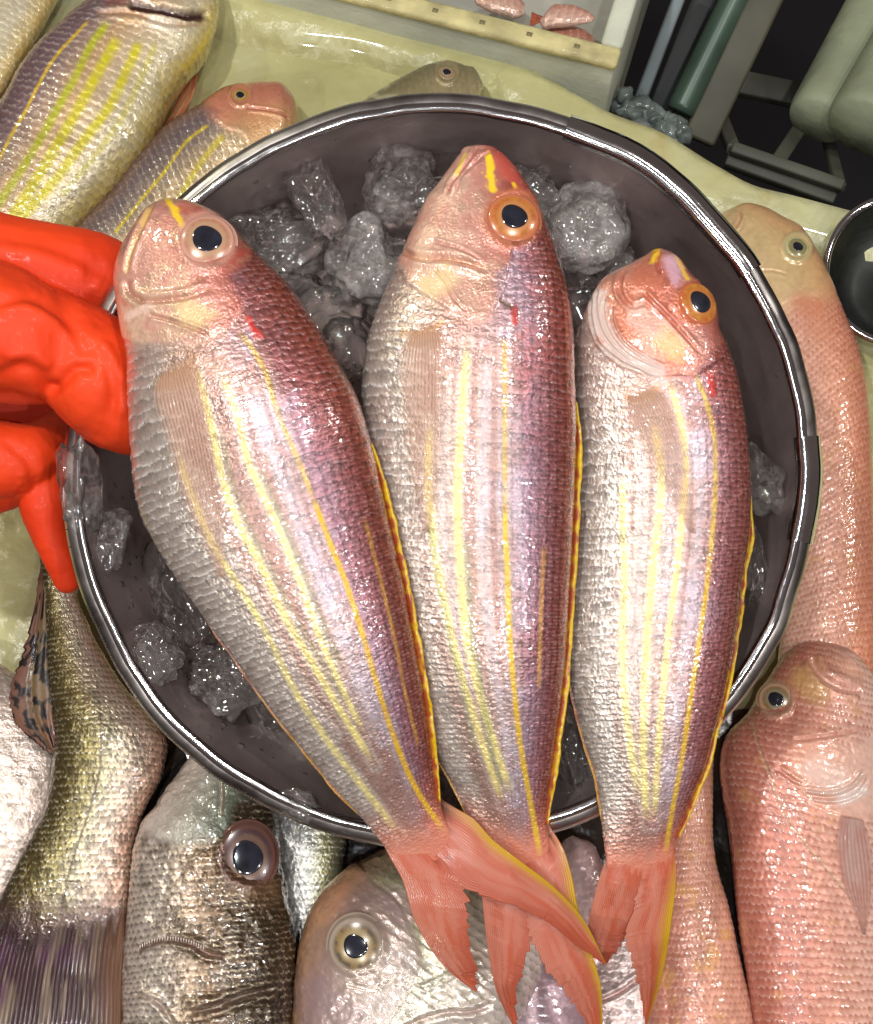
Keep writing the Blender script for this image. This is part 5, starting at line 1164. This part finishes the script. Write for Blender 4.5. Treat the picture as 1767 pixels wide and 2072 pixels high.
ICE = [
 ('tall pointed ice piece by the far left wall of the bowl', 572, 696, 290, 490, -1.2, 1.0, 1, 'ice_clear', 0.12),
 ('rounded crackled ice piece left of the middle bream snout', 728, 898, 288, 466, -1.8, 1.3, 2, 'ice', -0.3),
 ('wide crushed ice piece right of the left bream eye', 440, 690, 380, 590, -2.6, 1.4, 3, 'ice', 0.3),
 ('cloudy ice piece between left and middle bream heads', 620, 830, 430, 650, -2.4, 1.4, 4, 'ice_frost', -0.3),
 ('dark crackled ice piece against the middle bream belly', 725, 830, 500, 690, -3.2, 1.3, 5, 'ice', 0.2),
 ('jagged ice piece at the nape of the left bream', 540, 750, 545, 760, -2.9, 1.3, 6, 'ice', 0.5),
 ('small round dark ice lump in the gap between left and middle breams', 652, 748, 640, 780, -1.9, 1.0, 7, 'ice_clear', 0.0),
 ('ice lump right of the middle bream snout', 1020, 1128, 300, 460, -2.4, 1.1, 8, 'ice', 0.4),
 ('big smooth round ice ball right of the middle bream', 1100, 1284, 358, 570, -2.2, 1.5, 9, 'ice_frost', 0.0),
 ('cracked ice piece under the round ice ball', 1112, 1215, 500, 690, -3.4, 1.3, 10, 'ice_clear', 0.2),
 ('pale ice sliver beside the right bream head', 1185, 1285, 470, 600, -4.0, 1.2, 20, 'ice_frost', -0.5),
 ('knobbly ice piece right of the right bream', 1490, 1588, 890, 1065, -0.9, 0.8, 11, 'ice', 0.3),
 ('small dark ice piece low beside the right bream', 1488, 1556, 1050, 1245, -1.2, 0.8, 12, 'ice_clear', 0.0),
 ('crackled ice lump sitting on the rim by the gloved fingertips', 104, 206, 882, 1102, 0.1, 0.9, 13, 'ice', 0.1),
 ('small ice lump just inside the near left rim', 186, 280, 1000, 1170, -0.9, 0.8, 14, 'ice', -0.3),
 ('clear flat ice slab under the left bream belly', 262, 520, 1040, 1330, -2.4, 0.8, 15, 'ice_clear', -0.5),
 ('star shaped ice chunk leaning over the near left rim', 228, 362, 1240, 1400, -0.5, 0.6, 16, 'ice', 0.6),
 ('crushed ice streak beside the left bream belly', 380, 570, 1290, 1460, -1.7, 0.7, 17, 'ice', -0.7),
 ('large clear ice sheet with bubbles in the near part of the bowl', 430, 800, 1290, 1570, -2.6, 0.6, 18, 'ice_clear', -0.55),
 ('wet ice chunk between the middle and right bream tails', 1105, 1215, 1390, 1610, -1.5, 0.9, 19, 'ice', 0.2),
 ('small ice piece between left and middle bream tails', 862, 925, 1530, 1640, -1.6, 0.8, 21, 'ice', 0.0),
 ('melting ice crumb on the near rim below the left bream', 545, 668, 1596, 1668, 0.1, 0.35, 22, 'ice', -0.3),
 ('second melting ice crumb on the near rim, closer to the tail', 660, 745, 1655, 1700, -0.1, 0.3, 23, 'ice', -0.2)]
for it in ICE:
    lab, x0, x1, y0, y1, z, dz, sd, mt, rot = it
    ice(lab, x0, x1, y0, y1, z, dz, sd, mt, rot=rot, power=2.0 if mt == 'ice_frost' else 2.3, flat=0.6 if 'ball' in lab else 0.9, facet=0.72 if 'ball' in lab or 'round' in lab else 0.5)
M['water'] = m_water()
# packed, half melted ice filling the bottom of the bowl
rgc = np.random.default_rng(5)
nr_, nt_ = 130, 420
rr_ = np.linspace(0.02, 1, nr_)[:, None] * 11.75; ta_ = np.linspace(0, 2 * np.pi, nt_, endpoint=False)[None]
bx_ = rr_ * np.cos(ta_); by_ = rr_ * np.sin(ta_)
hz = np.full(bx_.shape, -6.0)
for k in range(210):
    a = rgc.random() * 2 * np.pi; q_ = 11.2 * math.sqrt(rgc.random()); cx_, cy_ = q_ * math.cos(a), q_ * math.sin(a)
    rad = 0.6 + 1.3 * rgc.random() ** 1.5; up = 1.2 if (cy_ > 2 and cx_ < 6) else 0.3
    zc = -5.0 + up + rgc.random() * 0.8
    an = rgc.random() * 3.14; ca, sa = math.cos(an), math.sin(an); st_ = 0.6 + 0.5 * rgc.random()
    u_ = (bx_ - cx_) * ca + (by_ - cy_) * sa; w_ = (-(bx_ - cx_) * sa + (by_ - cy_) * ca) / st_
    d2 = np.abs(u_) ** 2.4 + np.abs(w_) ** 2.4
    hz = np.maximum(hz, np.where(d2 < rad ** 2.4, zc + 0.9 * np.maximum(rad ** 2.4 - d2, 0) ** (1 / 2.4), -9))
Pb = np.stack([bx_, by_, hz * 0], -1)
hz = hz + 0.10 * fbm(Pb, 1.1, 2, 3)
hz = hz * ss(1.02, 0.97, rr_ / 11.75) + (-6.2) * (1 - ss(1.02, 0.97, rr_ / 11.75))
Pb = P0 + bx_[..., None] * BX + by_[..., None] * BY + hz[..., None] * NB
cb = mesh('crushed_ice', Pb.reshape(-1, 3), gfaces(nr_, nt_, True), M['ice'], kind='stuff')
cb['label'] = 'packed half melted ice filling the bottom of the steel bowl'; cb['category'] = 'ice'

# beads of water clinging to the inner wall of the bowl
hv, hf = ico(2); Vd, Fd, nd_ = [], [], 0
for k in range(420):
    a = R(rgc.uniform(150, 300)) if k < 300 else R(rgc.uniform(0, 360)); t_ = rgc.random() ** 0.8 * 0.9 + 0.03; sz = 0.035 + 0.10 * rgc.random() ** 3
    d = BX * math.cos(a) + BY * math.sin(a); tn = -BX * math.sin(a) + BY * math.cos(a)
    p = P0 + d * (13.25 - 1.9 * t_ - 0.5 * t_ ** 4) - NB * 5.6 * t_
    nn_ = (-d * 0.94 + NB * 0.34); up_ = np.cross(tn, nn_)
    Vd.append(p + sz * (hv[:, :1] * tn * rgc.uniform(.7, 1.3) + hv[:, 1:2] * up_ * rgc.uniform(.8, 1.6) + hv[:, 2:] * nn_ * 0.55)); Fd.append(hf + nd_); nd_ += len(hv)
wd = mesh('water_drops', np.concatenate(Vd), np.concatenate(Fd), M['ice_clear'], kind='stuff')
wd['label'] = 'beads of melt water on the inner wall of the bowl'; wd['category'] = 'water'

# ------------------------------------------------------------------ gloved hand gripping the bowl
def m_glove():
    m, nt, b = newmat('red_rubber')
    n = noisetex(nt, 18, 4); r = ramp(nt, n.outputs['Fac'], [(0.3, (0.62, 0.030, 0.004)), (0.7, (0.76, 0.055, 0.008))]); nt.links.new(r.outputs['Color'], b.inputs['Base Color'])
    b.inputs['Roughness'].default_value = 0.62; b.inputs['Specular IOR Level'].default_value = 0.3; b.inputs['Coat Weight'].default_value = 0.05; b.inputs['Coat Roughness'].default_value = 0.18
    b.inputs['Subsurface Weight'].default_value = 0.0; b.inputs['Subsurface Radius'].default_value = (0.01, 0.002, 0.001); b.inputs['Subsurface Scale'].default_value = 0.3
    p1 = bumpnode(nt, b, 420, 0.10, 0.001, 3); bumpnode(nt, b, 45, 0.22, 0.004, 4, prev=p1); return m
M['glove'] = m_glove()
def chain(pts, n=26):
    A = crv(np.array(pts, float), n)
    return [(hero(a[0], a[1], a[2]), a[3]) for a in A]
balls = []
for pts in ([(-330,600,-2.5,4.2),(-150,560,-1.8,3.2),(0,566,-1.7,2.5),(110,574,-1.8,2.3),(190,580,-2.2,2.1),(245,590,-2.9,1.7)],
            [(-300,700,-1.0,3.8),(-130,655,0.4,2.6),(0,660,1.2,2.25),(62,692,1.6,1.8),(80,728,1.5,1.3)],
            [(20,640,0.2,1.7),(120,690,0.7,1.75),(195,752,0.6,2.1),(248,808,0.0,2.0),(330,850,-1.4,1.5)],
            [(-300,800,-4.0,3.0),(-80,815,-5.2,2.2),(40,825,-5.6,1.9),(110,825,-5.6,1.4)],
            [(-320,820,-3.5,3.2),(-120,905,-2.6,1.7),(0,930,-2.0,1.5),(58,920,-2.1,1.2),(112,880,-3.6,1.0)],
            [(-150,1000,-4.2,1.8),(30,960,-4.2,1.3),(112,945,-3.4,0.95),(92,1000,-2.9,1.05),(98,1065,-3.0,0.85),(120,1125,-3.3,0.72),(136,1172,-3.7,0.60)]):
    balls += chain(pts)
gv, gf = ico(3); VV, FF, o_ = [], [], 0
for p, r_ in balls:
    VV.append(p + gv * r_); FF.append(gf + o_); o_ += len(gv)
tmp = mesh('gloved_hand', np.concatenate(VV), np.concatenate(FF), M['glove'], origin=hero(0, 700, -2))
rm = tmp.modifiers.new('r', 'REMESH'); rm.mode = 'VOXEL'; rm.voxel_size = 0.0012
sm = tmp.modifiers.new('s', 'SMOOTH'); sm.iterations = 7; sm.factor = 0.6
dg = bpy.context.evaluated_depsgraph_get(); ev = tmp.evaluated_get(dg)
me = bpy.data.meshes.new_from_object(ev)
nv = len(me.vertices); co = np.zeros(nv * 3, np.float32); me.vertices.foreach_get('co', co); co = co.reshape(-1, 3).astype(float) * 100
nn = np.zeros(nv * 3, np.float32); me.vertices.foreach_get('normal', nn); nn = nn.reshape(-1, 3)
wp = co + ORG[tmp.name]; gx, gy = proj(wp)
wv = fbm(wp * np.array([1.0, 0.45, 0.6]), 1.6, 3, 12)
dsp = 0.06 * fbm(wp, 0.35, 2, 6) - 0.025 * np.exp(-(wv / 0.12) ** 2) * ss(-0.1, 0.4, fbm(wp, 0.5, 2, 14)) + 0.015 * fbm(wp, 2.5, 3, 7)
for pl, w, d_ in (([(0,610),(50,600),(105,620),(150,665),(170,710)],9,-0.16),([(15,625),(60,622),(110,645),(140,690)],9,0.12),([(0,760),(40,745),(75,755),(95,790)],10,-0.18),([(20,720),(60,715),(95,735)],9,0.10),([(190,700),(225,760),(228,830),(205,885)],9,-0.14),([(210,700),(243,760),(246,830)],8,0.10),([(0,480),(70,490),(150,520),(220,560)],12,-0.10),([(0,500),(80,512),(160,545)],10,0.08),([(20,900),(60,940),(70,985)],7,-0.10),([(0,530),(60,575),(130,625),(200,650)],16,-0.10),([(105,790),(128,772),(158,746),(178,748)],9,-0.30),([(25,640),(70,620),(110,640),(130,690)],26,-0.07),([(250,790),(200,850),(175,880)],14,-0.10),([(5,590),(90,630),(180,680),(240,740)],14,0.06),([(160,660),(215,690),(245,740)],12,-0.05)):
    dd, _, _ = dpoly(gx, gy, crv(pl, 30)); dsp += d_ * np.exp(-(dd / (1.5 * w)) ** 2) * (nn @ NB > 0.1)
wet = (np.exp(-(np.hypot((gx - 185) / 70, (gy - 575) / 60)) ** 2) + np.exp(-(np.hypot((gx - 40) / 60, (gy - 960) / 70)) ** 2)) * 0.12 * np.maximum(0, fbm(wp, 4, 2, 9) - 0.1); dsp += wet
co = co + nn * dsp[:, None]
me.vertices.foreach_set('co', (co * 0.01).astype(np.float32).ravel())
me.polygons.foreach_set('use_smooth', np.ones(len(me.polygons), bool)); me.update()
tmp.modifiers.clear(); tmp.data = me
if not me.materials: me.materials.append(M['glove'])
tmp['label'] = 'hand in red rubber glove gripping the steel bowl from the left'; tmp['category'] = 'hand'
